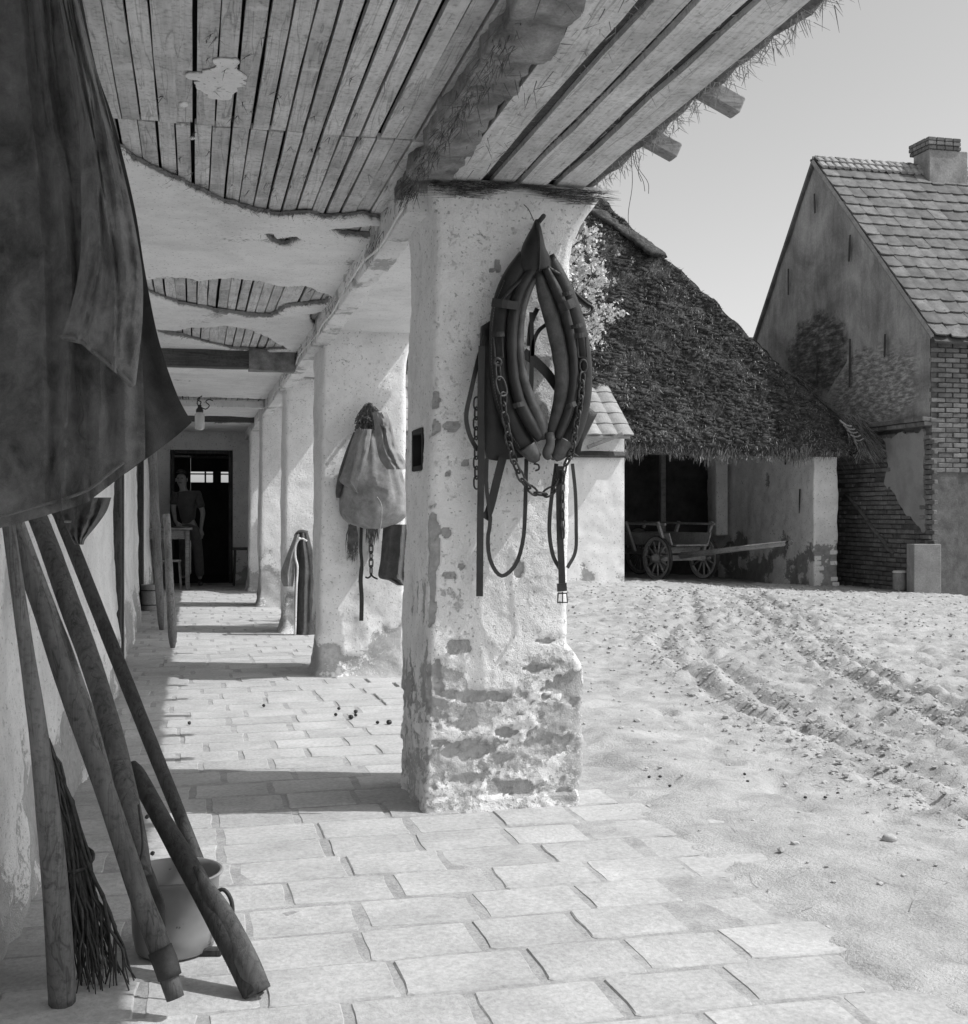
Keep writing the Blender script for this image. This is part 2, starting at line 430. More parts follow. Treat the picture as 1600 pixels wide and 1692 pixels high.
t = NT('yard_earth'); v = t.coords(rand=False)
n2 = t.noise(v, 2.2, 8, 0.62); n3 = t.noise(v, 22, 6, 0.7); n4 = t.noise(v, 110, 4, 0.65)
c = t.ramp(n2, [(0.3, 0.40), (0.68, 0.55)])
c = t.mix(t.ramp(t.math('ADD', t.attr('peel'), t.math('SUBTRACT', n3, 0.5)), [(0.2, 0), (0.75, 1)]), c, 0.36)
c = t.mix(0.5, c, t.ramp(n4, [(0.25, 0.55), (0.6, 1.0)]), 'MULTIPLY')
h = t.math('ADD', t.math('MULTIPLY', n3, 0.8), t.math('MULTIPLY', n4, 0.4))
nl = t.noise(v, 5.5, 5, 0.6, 0.3); c = t.mix(0.6, c, t.ramp(nl, [(0.36, 0.66), (0.58, 1.0)]), 'MULTIPLY')
M_EARTH = t.finish(c, 0.97, t.bump(h, 0.8, 0.022))
obj('ground', gm, M_EARTH, smooth=True, attr='peel', kind='structure', base=(0, 0, 0))

rnd = np.random.RandomState(11)
def gz(x, y):                                              # height of the finished ground
    i = np.clip(np.searchsorted(gx, x), 1, len(gx) - 1); j = np.clip(np.searchsorted(gy, y), 1, len(gy) - 1)
    return G3[i, j, 2]
M_CLOD = simple('dry_clod', 0.42, 0.58, 9, 60, rough=0.97, bump=0.8, bdist=0.01, vary=0)
mb = MB(); cnt = 0
while cnt < 5200:
    if rnd.rand() < 0.45:
        r = RUTW[rnd.randint(len(RUTW))]; q = r[rnd.randint(len(r))] ; x, y = q[0] + rnd.randn() * 0.16, q[1] + rnd.randn() * 0.25
    else: x, y = rnd.uniform(1.7, 10.2), rnd.uniform(3.2, 17)
    if x < 1.9 + 0.12 * rnd.randn() and rnd.rand() < 0.8: continue
    s = 0.003 + 0.010 * rnd.rand() ** 4 + 0.0007 * y
    mb.blob((x, y, gz(x, y) + s * 0.3), s, rnd, 1, 0.3, (1.2, 1.0, 0.7)); cnt += 1
obj('earth_clods', mb, M_CLOD, kind='stuff', label='small dry clods and crumbs strewn over the yard', base=(0, 0, 0))
mb = MB()
for k in range(9500):
    if rnd.rand() < 0.4:
        r = RUTW[rnd.randint(len(RUTW))]; q = r[rnd.randint(len(r))]; x, y = q[0] + rnd.randn() * 0.25, q[1] + rnd.randn() * 0.4
    else: x, y = rnd.uniform(1.5, 10), rnd.uniform(3, 16.8)
    a = rnd.uniform(0, 6.28); L = rnd.uniform(0.012, 0.06) * (1 + 1.5 * (rnd.rand() < 0.05)); z = gz(x, y) + 0.006
    d = np.array([math.cos(a), math.sin(a), rnd.uniform(-0.1, 0.25)]) * L; w = np.array([-math.sin(a), math.cos(a), 0]) * (0.0014 + 0.0001 * y)
    p = np.array([x, y, z]); mb.add([p - w, p + w, p + d + w * 0.6 + [0, 0, .004], p + d - w * 0.6 + [0, 0, .004]], [(0, 1, 2, 3)])
obj('straw_litter', mb, M_STRAW, kind='stuff', label='short straws strewn over the yard', base=(0, 0, 0))

# ------------------------------------------------------------------ porch paving
M_PAVER = simple('worn_paving_brick', 0.43, 0.60, 4, 60, rough=0.95, bump=0.8, bdist=0.008, vary=0.10, spots=(24, 0.68, 0.40))
pv = bpy.data.objects.new('paving', None)
mb = MB(); nx_, ny_ = 40, 150
xs = np.linspace(-0.62, 2.05, nx_); ys = np.linspace(1.6, 19.6, ny_); A_, B_ = np.meshgrid(xs, ys, indexing='ij')
pp = np.stack([A_.ravel(), B_.ravel(), np.zeros(A_.size)], 1)
zz = -0.0030 + 0.0018 * fbm(pp, 2.2, 3, 2); zz -= 0.03 * sstep(1.45, 1.9, pp[:, 0] + 0.5 * sstep(4.4, 5.2, pp[:, 1]))
mb.grid(np.stack([A_, B_, zz.reshape(A_.shape)], 2))
paving = obj('paving', mb, M_DIRT, smooth=True, kind='structure', base=(0, 0, 0))
def paver_mesh(w, l, seed):
    r = np.random.RandomState(seed); n = 6; o = []
    for k, (cx, cy) in enumerate([(-1, -1), (1, -1), (1, 1), (-1, 1)]):
        nx2, ny2 = [(1, -1), (1, 1), (-1, 1), (-1, -1)][k]
        p0 = np.array([cx * w, cy * l]); p1 = np.array([nx2 * w, ny2 * l])
        for f in (0.03, 0.33, 0.66, 0.97): o.append(p0 * (1 - f) + p1 * f + r.uniform(-0.004, 0.004, 2))
    o = np.array(o); m = len(o); mbx = MB()
    top = np.c_[o * np.array([0.965, 0.955]), 0 * o[:, 0]]; mid = np.c_[o * 0.992, -0.005 + 0.0015 * r.randn(m)]; bot = np.c_[o, np.full(m, -0.04)]
    V = np.vstack([bot, mid, top]); F = []
    for i in range(2):
        for j in range(m): F.append((i * m + j, i * m + (j + 1) % m, (i + 1) * m + (j + 1) % m, (i + 1) * m + j))
    F.append(tuple(range(2 * m, 3 * m)))
    return mbx.add(V, F)
PW, PL = 0.148, 0.112
protos = [obj('paver', paver_mesh(PW, PL, 50 + k), M_PAVER, parent=paving, smooth=False, local=True) for k in range(7)]
used = [False] * 7; far_mb = MB(); n_p = 0; row = 0; y = 2.18
pver = [p.data for p in protos]
while y < 19.0:
    off = (0.5 if row % 2 else 0.0) * 2 * PW + rnd.uniform(-0.05, 0.05); x = -0.60 + off - 2 * PW
    while x < 2.05:
        w = rnd.uniform(0.86, 1.12); cx = x + PW * w; x += 2 * PW * w + rnd.uniform(0.010, 0.026)
        lim = (2.05 if y < 4.3 else 1.62 - 0.05 * max(0, y - 5)) + rnd.uniform(-0.18, 0.1)
        if cx < -0.66 or cx > lim: continue
        if cx > 1.55 and rnd.rand() < 0.25: continue
        z = rnd.uniform(-0.002, 0.002) - 0.012 * float(sstep(1.3, 1.95, cx)) ; yy = y + rnd.uniform(-0.006, 0.006) + 0.012 * math.sin(cx * 3 + row)
        if -0.42 > cx and y < 3: pass
        rot = (rnd.uniform(-0.008, 0.008), rnd.uniform(-0.010, 0.010), rnd.uniform(-0.02, 0.02))
        vis = (pY(0, 846, yy)[0] - 0.2 < cx) and yy > 2.35
        if n_p < 296 and yy < 10.5 and vis:
            k = rnd.randint(7)
            if used[k]: o = copy_of(protos[k], paving)
            else: o = protos[k]; used[k] = True
            o.location = (cx, yy, z); o.rotation_euler = rot; o.scale = (w, 1, 1); n_p += 1
        else:
            me = pver[rnd.randint(7)]; V = np.array([q.co[:] for q in me.vertices]); V[:, 0] *= w; V = V + [cx, yy, z]
            far_mb.add(V, [tuple(q.vertices) for q in me.polygons])
    y += 2 * PL + 0.008; row += 1
obj('far_pavers', far_mb, M_PAVER, parent=paving, smooth=False, kind='stuff')

# ------------------------------------------------------------------ the long farmhouse with the porch
XW, XP = -0.50, 0.836                       # wall face, inner face of the pillars
house = thing('farmhouse', 'long whitewashed farmhouse with pillared porch, lath ceiling and wooden eaves', 'house', (0, 10, 0))
# long wall
def wall_x(Y):
    return XW - 0.05 * sstep(7.9, 8.0, Y) + 0.0 * Y
def sheet(name, G, N, disp, peel, mat, parent, flip=False, thick=None):
    V = G.reshape(-1, 3) + np.asarray(N)[None, :] * disp[:, None]
    m = MB(); m.grid(V.reshape(G.shape), attr=peel, flip=flip)
    if thick:
        m.grid((G - np.asarray(N) * thick), flip=not flip)
    return obj(name, m, mat, parent=parent, smooth=True, attr='peel')
def long_wall(y0, y1, x, z0=-0.05, z1=2.46, st=0.026, seed=0, low=0.3):
    ys = np.arange(y0, y1 + 1e-6, st); zs = np.linspace(z0, z1, int((z1 - z0) / st)); A, B = np.meshgrid(ys, zs, indexing='ij')
    P = np.stack([np.full(A.size, x), A.ravel(), B.ravel()], 1)
    pl = peel_wall(P, low, -0.12, seed)
    d = 0.016 * fbm(P, 1.3, 3, seed) + 0.008 * fbm(P, 6, 3, seed + 1) - 0.014 * sstep(0.40, 0.55, pl) + 0.05 * (1 - sstep(0.1, 0.75, P[:, 2])) * (1 + 0.5 * fbm(P, 2, 2, seed + 5))
    d += 0.015 * (1 - sstep(0, 0.5, P[:, 2])) * fbm(P, 9, 3, seed + 7)
    return sheet('wall', np.stack([np.full(A.shape, x), A, B], 2), (1, 0, 0), d, pl, M_WASH, house, flip=False, thick=0.3)
long_wall(0.8, 7.95, XW, seed=3, low=0.35)
long_wall(7.95, 9.0, XW - 0.06, seed=31, low=0.4)
long_wall(9.45, 12.7, XW - 0.06, seed=33, low=0.4)
long_wall(14.4, 19.5, XW - 0.12, seed=8, low=0.4)
# wooden jambs and the plank door in the wall
mb = MB(); mb.bbox((XW - 0.10, 9.0 + 0.05, 1.08), (0.09, 0.05, 1.10), 0.008); obj('door_jamb', mb, M_DARKWOOD, house)
mb = MB(); mb.bbox((XW - 0.10, 9.40, 1.08), (0.09, 0.05, 1.10), 0.008); obj('door_jamb', mb, M_DARKWOOD, house)
M_OLDDOOR = wood('whitewashed_planks', 0.42, 0.68, 2, lime=0.3, vary=0.1)
for k in range(2):
    mb = MB(); mb.bbox((XW - 0.15, 9.15 + 0.15 * k, 1.06), (0.02, 0.071, 1.06), 0.006); obj('door_plank', mb, M_OLDDOOR, house)
mb = MB(); mb.bbox((XW - 0.16, 9.22, 2.30), (0.14, 0.24, 0.17), 0.01); obj('lintel', mb, M_WASHFAR, house)
for yy in (12.75, 14.35):
    mb = MB(); mb.bbox((XW - 0.17, yy, 1.0), (0.11, 0.055, 1.05), 0.01); obj('door_jamb', mb, M_DARKWOOD, house)
mb = MB(); mb.bbox((XW - 0.2, 13.55, 2.24), (0.16, 0.86, 0.19), 0.01); obj('lintel', mb, M_DARKWOOD, house)
for k in range(8):
    mb = MB(); mb.bbox((XW - 0.26, 12.89 + 0.188 * k, 1.02), (0.02, 0.090, 1.02), 0.006); obj('door_plank', mb, M_DARKWOOD, house)
# far end wall with a dark doorway and the room behind it
YE = 19.35
def plane_sheet(name, x0, x1, z0, z1, Y, seed, low=0.35, st=0.05, mat=None, nrm=-1, base=-0.2):
    xs = np.linspace(x0, x1, max(2, int((x1 - x0) / st))); zs = np.linspace(z0, z1, max(2, int((z1 - z0) / st))); A, B = np.meshgrid(xs, zs, indexing='ij')
    P = np.stack([A.ravel(), np.full(A.size, Y), B.ravel()], 1); pl = peel_wall(P, low, base, seed)
    d = 0.012 * fbm(P, 1.6, 3, seed) + 0.006 * fbm(P, 7, 2, seed) - 0.008 * sstep(0.42, 0.55, pl)
    return np.stack([A, np.full(A.shape, Y), B], 2), (0, nrm, 0), d, pl, mat or M_WASHFAR
def solid_wall(name, x0, x1, z0, z1, Y, thick, seed, parent, low=0.35, mat=None, base=-0.2, st=0.05):
    """wall with a modelled face towards -Y and plain sides and back"""
    G, N, d, pl, m_ = plane_sheet(name, x0, x1, z0, z1, Y, seed, low, st, mat, -1, base)
    edge = np.zeros(G.shape[:2], bool); edge[0] = edge[-1] = True; edge[:, 0] = edge[:, -1] = True
    d = d * (~edge.ravel()); V = (G.reshape(-1, 3) + np.array(N) * d[:, None]).reshape(G.shape)
    mb = MB(); mb.grid(V, attr=pl, flip=False)
    B = np.array([[x0, Y, z0], [x1, Y, z0], [x1, Y, z1], [x0, Y, z1], [x0, Y + thick, z0], [x1, Y + thick, z0], [x1, Y + thick, z1], [x0, Y + thick, z1]])
    mb.add(B, [(4, 7, 6, 5), (0, 4, 5, 1), (3, 2, 6, 7), (0, 3, 7, 4), (1, 5, 6, 2)], attr=np.where(B[:, 2] < z0 + 0.1, 0.6, 0.0))
    return obj(name, mb, m_, parent=parent, smooth=True, attr='peel', flat_angle=40)
dL, dR = pY(281, 742, YE)[0], pY(385, 742, YE)[0]; dT = pY(300, 743, YE)[2]
solid_wall('end_wall', XW - 0.35, dL, -0.05, 2.46, YE, 0.35, 5, house)
solid_wall('end_wall', dR, 2.1, -0.05, 2.46, YE, 0.35, 6, house)
solid_wall('end_wall', dL + 0.002, dR - 0.002, dT, 2.455, YE + 0.003, 0.34, 7, house)
for xx in (dL + 0.035, dR - 0.035):
    mb = MB(); mb.bbox((xx, YE + 0.12, dT / 2), (0.03, 0.10, dT / 2 - 0.005), 0.006); obj('door_frame', mb, M_DARKWOOD, house)
mb = MB(); mb.bbox(((dL + dR) / 2, YE + 0.12, dT - 0.03), ((dR - dL) / 2 - 0.07, 0.10, 0.028), 0.006); obj('door_frame', mb, M_DARKWOOD, house)
# dark room: walls, floor, and a low window strip in the back wall
YB = 22.6
r0, r1 = -1.6, 2.4
def room_box(c, h): 
    m = MB(); m.box(c, h); return m
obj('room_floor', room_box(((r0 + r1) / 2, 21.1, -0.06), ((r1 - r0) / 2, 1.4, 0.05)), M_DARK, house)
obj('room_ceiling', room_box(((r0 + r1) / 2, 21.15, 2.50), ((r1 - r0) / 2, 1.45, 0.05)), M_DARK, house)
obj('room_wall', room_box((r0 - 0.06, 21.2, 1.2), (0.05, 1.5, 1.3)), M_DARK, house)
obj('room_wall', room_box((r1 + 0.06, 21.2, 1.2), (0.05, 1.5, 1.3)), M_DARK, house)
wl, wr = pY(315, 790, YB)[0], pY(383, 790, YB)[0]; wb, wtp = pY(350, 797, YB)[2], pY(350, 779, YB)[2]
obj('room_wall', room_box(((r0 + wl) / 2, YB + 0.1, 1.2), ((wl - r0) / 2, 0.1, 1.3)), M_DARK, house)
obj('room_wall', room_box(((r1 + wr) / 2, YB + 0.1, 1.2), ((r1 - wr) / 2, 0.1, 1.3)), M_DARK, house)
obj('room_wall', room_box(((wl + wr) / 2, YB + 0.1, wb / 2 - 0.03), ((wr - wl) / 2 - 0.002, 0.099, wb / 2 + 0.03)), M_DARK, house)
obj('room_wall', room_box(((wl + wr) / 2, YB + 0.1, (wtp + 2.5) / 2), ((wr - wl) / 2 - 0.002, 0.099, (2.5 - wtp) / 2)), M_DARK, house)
for uu, hw in ((339.5, 0.012), (358, 0.05), (364, 0.012)):
    mb = MB(); mb.box((pY(uu, 790, YB)[0], YB + 0.1, (wb + wtp) / 2), (hw * 1.3, 0.02, (wtp - wb) / 2)); obj('window_bar', mb, M_DARKWOOD, house)
mb = MB(); mb.box(((wl + wr) / 2, YB + 0.1, pY(350, 783, YB)[2]), ((wr - wl) / 2, 0.02, 0.012)); obj('window_bar', mb, M_DARKWOOD, house)
t = NT('window_pane'); t.b.inputs['Transmission Weight'].default_value = 1.0; t.b.inputs['Roughness'].default_value = 0.02; t.b.inputs['IOR'].default_value = 1.02
M_GLASSW = t.finish(0.95, 0.02)
mb = MB(); mb.box(((wl + wr) / 2, YB + 0.135, (wb + wtp) / 2), ((wr - wl) / 2 - 0.003, 0.003, (wtp - wb) / 2 - 0.003)); obj('window_pane', mb, M_GLASSW, house)
mb = MB(); mb.bbox((0.1, YE + 0.55, 2.02), (0.75, 0.11, 0.015), 0.004); obj('shelf', mb, M_DARKWOOD, house)
# dark slab added over the laths to block light, keeps the gaps dark
mb = MB(); mb.box((0.15, 10.2, 2.53), (0.72, 9.4, 0.04)); obj('light_block_slab', mb, M_DARK, house)

# laths
ceil_part = MB(); 
ZC = 2.42
lath_pitch = 0.0615
def lath_mesh(x, w, y0, y1, z, seed, wav=0.0015):
    r = np.random.RandomState(seed); n = max(3, int((y1 - y0) / 0.25)); ys = np.linspace(y0, y1, n)
    cx = x + np.cumsum(r.uniform(-0.0012, 0.0012, n)); hw = w / 2 + r.uniform(-wav, wav, n); zz = z + r.uniform(-0.003, 0.003)
    V = []
    for k in range(n):
        for (a, b) in ((-1, 0), (1, 0), (1, 1), (-1, 1)): V.append((cx[k] + a * hw[k], ys[k], zz + b * 0.022 + 0.001 * r.randn()))
    F = [(k * 4 + j, (k + 1) * 4 + j, (k + 1) * 4 + (j + 1) % 4, k * 4 + (j + 1) % 4) for k in range(n - 1) for j in range(4)]
    F += [(0, 1, 2, 3), tuple(range((n - 1) * 4, n * 4))[::-1]]
    return MB().add(V, F)
# ceiling plaster (drawn before the laths so that the laths can be its pieces)
def clip_sheet(xs, ys, field, zlow, zhigh, attr_fn=None):
    X, Y = np.meshgrid(xs, ys, indexing='ij'); P = np.stack([X.ravel(), Y.ravel(), np.zeros(X.size)], 1)
    f = field(P).reshape(X.shape); vid = {}; V = []; F = []
    def vert(key, p):
        if key not in vid: vid[key] = len(V); V.append(p)
        return vid[key]
    nX, nY = X.shape
    for i in range(nX - 1):
        for j in range(nY - 1):
            c = [(i, j), (i + 1, j), (i + 1, j + 1), (i, j + 1)]; s = [f[a] > 0 for a in c]
            if not any(s): continue
            poly = []
            for k in range(4):
                a, b = c[k], c[(k + 1) % 4]
                if s[k]: poly.append(vert(('v', a), (X[a], Y[a])))
                if s[k] != s[(k + 1) % 4]:
                    tt = f[a] / (f[a] - f[b]); key = ('e', min(a, b), max(a, b))
                    poly.append(vert(key, (X[a] + (X[b] - X[a]) * tt, Y[a] + (Y[b] - Y[a]) * tt)))
            if len(poly) >= 3: F.append(poly)
    V = np.array(V); n = len(V); ec = {}
    for q in F:
        for a, b in zip(q, q[1:] + q[:1]): ec[(a, b)] = 1
    bnd = [(a, b) for (a, b) in ec if (b, a) not in ec]
    P = np.c_[V, np.zeros(n)]; zl = zlow(P); zh = zhigh(P)
    VV = np.vstack([np.c_[V, zl], np.c_[V, zh]])
    FF = [q[::-1] for q in F] + [[k + n for k in q] for q in F] + [[a, b, b + n, a + n] for a, b in bnd]
    m = MB(); at = np.zeros(2 * n)
    if attr_fn is not None: at[:n] = attr_fn(P); at[n:] = 1.0
    return m.add(VV, FF, at)
def zpoly(pts, z=2.41): return [pZ(u, v, z)[:2] for u, v in pts]
HOLES = [zpoly(p) for p in (
    [(225, 452), (262, 455), (300, 453), (330, 459), (352, 456), (385, 453), (430, 458), (470, 468), (500, 466), (522, 474), (550, 485), (540, 497), (505, 500), (470, 505), (448, 520), (415, 518), (360, 511), (300, 500), (262, 488), (225, 470)],
    [(255, 538), (290, 541), (315, 536), (345, 536), (370, 533), (410, 540), (440, 550), (452, 560), (478, 574), (430, 577), (380, 574), (335, 563), (300, 552), (265, 546)],
    [(436, 380), (446, 378), (458, 387), (478, 385), (490, 384), (499, 390), (484, 396), (468, 400), (450, 394)],
    [(290, 651), (330, 653), (380, 654), (448, 657), (446, 669), (380, 666), (300, 661)],
    [(548, 372), (600, 366), (650, 362), (650, 384), (600, 386), (566, 383)],
    [(345, 690), (420, 687), (426, 695), (355, 698)],
    [(510, 513), (552, 507), (548, 530), (530, 541), (515, 528)])]
EDGE = np.array([pZ(u, v, 2.41)[:2] for u, v in ((120, 215), (190, 238), (230, 262), (290, 293), (335, 312), (380, 335), (410, 342), (450, 350), (500, 352), (560, 357), (600, 352), (660, 368), (720, 378))])
def plaster_field(P):
    e = np.interp(P[:, 0], EDGE[:, 0], EDGE[:, 1]); f = P[:, 1] - e
    f = f * 0.8 + 0.035 * fbm(P, 9, 4, 3) + 0.016 * fbm(P, 30, 3, 13)
    for hpoly in HOLES: f = np.minimum(f, poly_sdf(P, hpoly) + 0.020 * fbm(P, 14, 4, 4) + 0.010 * fbm(P, 36, 2, 14))
    return f
def pl_low(P):
    f = plaster_field(P); return 2.392 + 0.008 * fbm(P, 1.3, 3, 1) + 0.004 * fbm(P, 6, 2, 2) - 0.012 * np.exp(-np.maximum(f, 0) / 0.05) + 0.016 * np.exp(-np.maximum(f, 0) / 0.010)
xs = np.linspace(XW - 0.1, 0.80, 90); ys = np.concatenate([np.arange(3.6, 10.0, 0.016), np.arange(10.0, 19.36, 0.06)])
mb = clip_sheet(xs, ys, plaster_field, pl_low, lambda P: np.full(len(P), 2.4185), lambda P: 0.1 + 0.3 * np.exp(-np.maximum(plaster_field(P), 0) / 0.02) + 0.35 * fbm(P, 3, 3, 8))
ceiling = obj('ceiling', mb, M_CEIL, parent=house, smooth=True, attr='peel', flat_angle=35)
sd = 0
for (y0, y1) in ((0.9, 4.10), (4.112, 5.95), (6.0, 8.1), (8.11, 10.2), (12.2, 14.6)):
    off = rnd.uniform(0, 0.05); x = XW - 0.08 + off
    while x < 0.79:
        w = lath_pitch - rnd.uniform(0.004, 0.014); sd += 1
        if not (y0 > 6 and x < -0.42): 
            jj = rnd.uniform(-0.02, 0.02) if y0 < 4 else 0
            obj('lath', lath_mesh(x + w / 2, w, y0, y1, ZC + 0.004, sd), M_LATH, parent=ceiling)
        x += lath_pitch + rnd.uniform(-0.004, 0.004)
# lime patch left on the near laths
pt = zpoly([(322, 128), (340, 112), (362, 104), (392, 100), (394, 148), (378, 166), (352, 164), (340, 150), (327, 142)], 2.415)
b0, b1 = np.min(pt, 0) - 0.03, np.max(pt, 0) + 0.03
mb = clip_sheet(np.arange(b0[0], b1[0], 0.012), np.arange(b0[1], b1[1], 0.012), lambda P: 0.004 - poly_sdf(P, pt) + 0.035 * fbm(P, 11, 4, 6), lambda P: 2.416 + 0.002 * fbm(P, 12, 2, 3), lambda P: np.full(len(P), 2.423), lambda P: 0 * P[:, 0])
obj('plaster_patch', mb, M_CEIL, parent=ceiling, smooth=True, attr='peel', flat_angle=35)
for (u, v, r) in ((303, 172, 0.014), (302, 206, 0.009), (318, 228, 0.010), (545, 312, 0.016)):
    q = pZ(u, v, 2.424); mb = MB(); mb.blob(q, r, rnd, 2, 0.22, (1, 1.4, 0.5)); obj('plaster_lump', mb, M_CEIL, parent=ceiling, smooth=True)
# cross beams
def lumpy_beam(name, p0, p1, hw, hh, mat, seed, amp=0.012, st=0.04, nper=5, parent=house, peel=None, flat=None):
    p0, p1 = np.asarray(p0, float), np.asarray(p1, float); L = np.linalg.norm(p1 - p0); T = (p1 - p0) / L
    S = np.cross(T, UP); S /= np.linalg.norm(S); n = int(L / st) + 2
    o = []
    for k, (a, b) in enumerate([(-1, -1), (1, -1), (1, 1), (-1, 1)]):
        a2, b2 = [(1, -1), (1, 1), (-1, 1), (-1, -1)][k]
        for f in np.linspace(0.04, 0.96, nper): o.append((a + (a2 - a) * f, b + (b2 - b) * f))
    o = np.array(o); ts = np.linspace(0, L, n)
    G = p0 + ts[:, None, None] * T + o[None, :, 0:1] * hw * S + o[None, :, 1:2] * hh * UP
    P = G.reshape(-1, 3); C_ = (p0 + ts[:, None, None] * T + 0 * o[None, :, 0:1] * S).reshape(-1, 3); D = P - C_; D /= np.linalg.norm(D, axis=1)[:, None]
    V = P + D * (amp * fbm(P, 5, 4, seed))[:, None]
    m = MB(); m.grid(V.reshape(G.shape), closed=True, flip=True, attr=None if peel is None else peel(P)); k = len(o)
    c0 = len(V); m.add(np.vstack([V[:k], V[-k:]]), [tuple(range(k)), tuple(range(k, 2 * k))[::-1]])
    return obj(name, m, mat, parent=parent, smooth=True, flat_angle=50, attr='peel' if peel else None)
yb = pZ(400, 600, 2.30)[1]
lumpy_beam('cross_beam', (XW - 0.1, yb, 2.335), (0.42, yb + 0.03, 2.335), 0.075, 0.075, M_BEAMWOOD, 3, 0.004)
lumpy_beam('cross_beam', (0.422, yb + 0.03, 2.33), (0.78, yb + 0.03, 2.33), 0.085, 0.085, M_CLAY, 4, 0.010)
yb2 = pZ(380, 672, 2.33)[1]
lumpy_beam('cross_beam', (XW - 0.1, yb2, 2.36), (0.78, yb2 + 0.05, 2.36), 0.05, 0.04, M_WASHFAR, 5, 0.004)
lumpy_beam('cross_beam', (XW - 0.1, yb2 + 2.2, 2.36), (0.78, yb2 + 2.3, 2.36), 0.06, 0.04, M_BEAMWOOD, 6, 0.006)
# the long clay covered plate above the pillars
pk = lambda P: 0.30 + 0.5 * fbm(P, 4, 3, 55)
lumpy_beam('wall_plate', (0.845, 4.50, 2.350), (0.845, 19.4, 2.350), 0.055, 0.075, M_WASH, 7, 0.014, 0.03, 6, peel=pk)
lumpy_beam('wall_plate', (0.848, 0.9, 2.432), (0.848, 4.75, 2.425), 0.080, 0.060, M_CLAY, 9, 0.030, 0.014, 14)
# soffit: boards near, plaster beyond the first pillar
for k, (x0, x1, y1, zo) in enumerate(((0.932, 1.052, 4.80, 0), (1.092, 1.178, 4.72, 0.006), (1.198, 1.304, 4.85, -0.002), (1.352, 1.462, 4.80, 0.003))):
    m = lath_mesh((x0 + x1) / 2, x1 - x0, 0.9, y1, 2.375 + zo, 900 + k, 0.005); obj('soffit_board', m, M_SOFFIT, parent=house)
m = lath_mesh(1.075, 0.035, 0.9, 4.7, 2.398, 911); obj('soffit_board', m, M_DARKWOOD, parent=house)
m = lath_mesh(1.325, 0.05, 0.9, 4.7, 2.402, 912); obj('soffit_board', m, M_DARKWOOD, parent=house)
xs = np.linspace(0.89, 1.50, 30); ys = np.arange(4.86, 19.4, 0.05); A, B = np.meshgrid(xs, ys, indexing='ij'); P = np.stack([A.ravel(), B.ravel(), 0 * A.ravel()], 1)
mb = MB(); mb.grid(np.stack([A, B, (2.385 + 0.012 * fbm(P, 1.5, 3, 2)).reshape(A.shape)], 2), attr=0.05 + 0.3 * fbm(P, 3, 3, 4), flip=True)
mb.grid(np.stack([A, B, np.full(A.shape, 2.43)], 2)); obj('soffit', mb, M_CEIL, parent=house, smooth=True, attr='peel')
# rafter tails and the thatch lying on them
yy = pX(1095, 230, 1.60)[1]; k = 0
for yy in (3.45, 3.93, 5.1, 5.7, 6.3, 6.9, 7.5, 8.1, 8.7, 9.3):
    ang = math.radians(24); ax = np.array([[math.cos(ang), 0, -math.sin(ang)], [0, 1, 0], [math.sin(ang), 0, math.cos(ang)]])
    mb = MB(); mb.bbox((1.53 + 0.02 * math.sin(yy * 9), yy, 2.455), (0.15, 0.032, 0.028), 0.005, ax); obj('rafter_tail', mb, M_TAIL, parent=house)
G = []
ys = np.arange(0.8, 19.5, 0.06)
prof = [(1.50, 2.405), (1.565, 2.445), (1.60, 2.52), (1.58, 2.66), (1.44, 2.82), (1.0, 3.18), (0.0, 4.0), (-1.2, 4.98), (-1.3, 4.7), (0.0, 3.6), (1.0, 2.78), (1.40, 2.46)]
A = np.array([[(x, y, z) for (x, z) in prof] for y in ys]); P = A.reshape(-1, 3)
P2_ = P + np.stack([0.022 * fbm(P, 7, 3, 1), 0 * P[:, 0], 0.02 * fbm(P, 7, 3, 2)], 1)
mb = MB(); mb.grid(P2_.reshape(A.shape), closed=True, flip=False); k = len(prof)
mb.add(np.vstack([P2_[:k], P2_[-k:]]), [tuple(range(k))[::-1], tuple(range(k, 2 * k))])
obj('thatch', mb, M_DARKSTRAW, parent=house, smooth=True)
def strand(mb, p, d, w, side=None, bend=None):
    p = np.asarray(p, float); d = np.asarray(d, float)
    s = np.cross(d, [0.3, 0.2, 0.9]) if side is None else np.asarray(side, float)
    s = s / max(np.linalg.norm(s), 1e-9) * w
    b = np.zeros(3) if bend is None else np.asarray(bend, float)
    m = p + d * 0.5 + b
    mb.add([p - s, p + s, m + s * 0.8, m - s * 0.8, p + d + s * 0.3, p + d - s * 0.3], [(0, 1, 2, 3), (3, 2, 4, 5)])
mb = MB()
for k in range(4200):                                         # fringe at the eave and straw between the boards
    y = 0.9 + 9 * rnd.rand() ** 1.4
    if rnd.rand() < 0.72: p = (1.50 + 0.07 * rnd.rand(), y, 2.40 + 0.05 * rnd.rand()); d = np.array([rnd.uniform(-.01, .04), rnd.uniform(-.05, .05), -rnd.uniform(.005, .032) * (1 + 1.5 * (rnd.rand() < .06))])
    elif y < 4.7:
        p = (rnd.choice([1.072, 1.188, 1.188, 1.328, 1.478]) + rnd.uniform(-.02, .02), y, 2.398); d = np.array([rnd.uniform(-.05, .05), rnd.uniform(-.12, .02), -rnd.uniform(.005, .045)])
        if p[0] < 1.12 and rnd.rand() < 0.5: continue
    else: continue
    strand(mb, p, d, rnd.uniform(0.0008, 0.0018))
obj('eave_straw', mb, M_STRAW, parent=house, kind='stuff')
mb = MB()
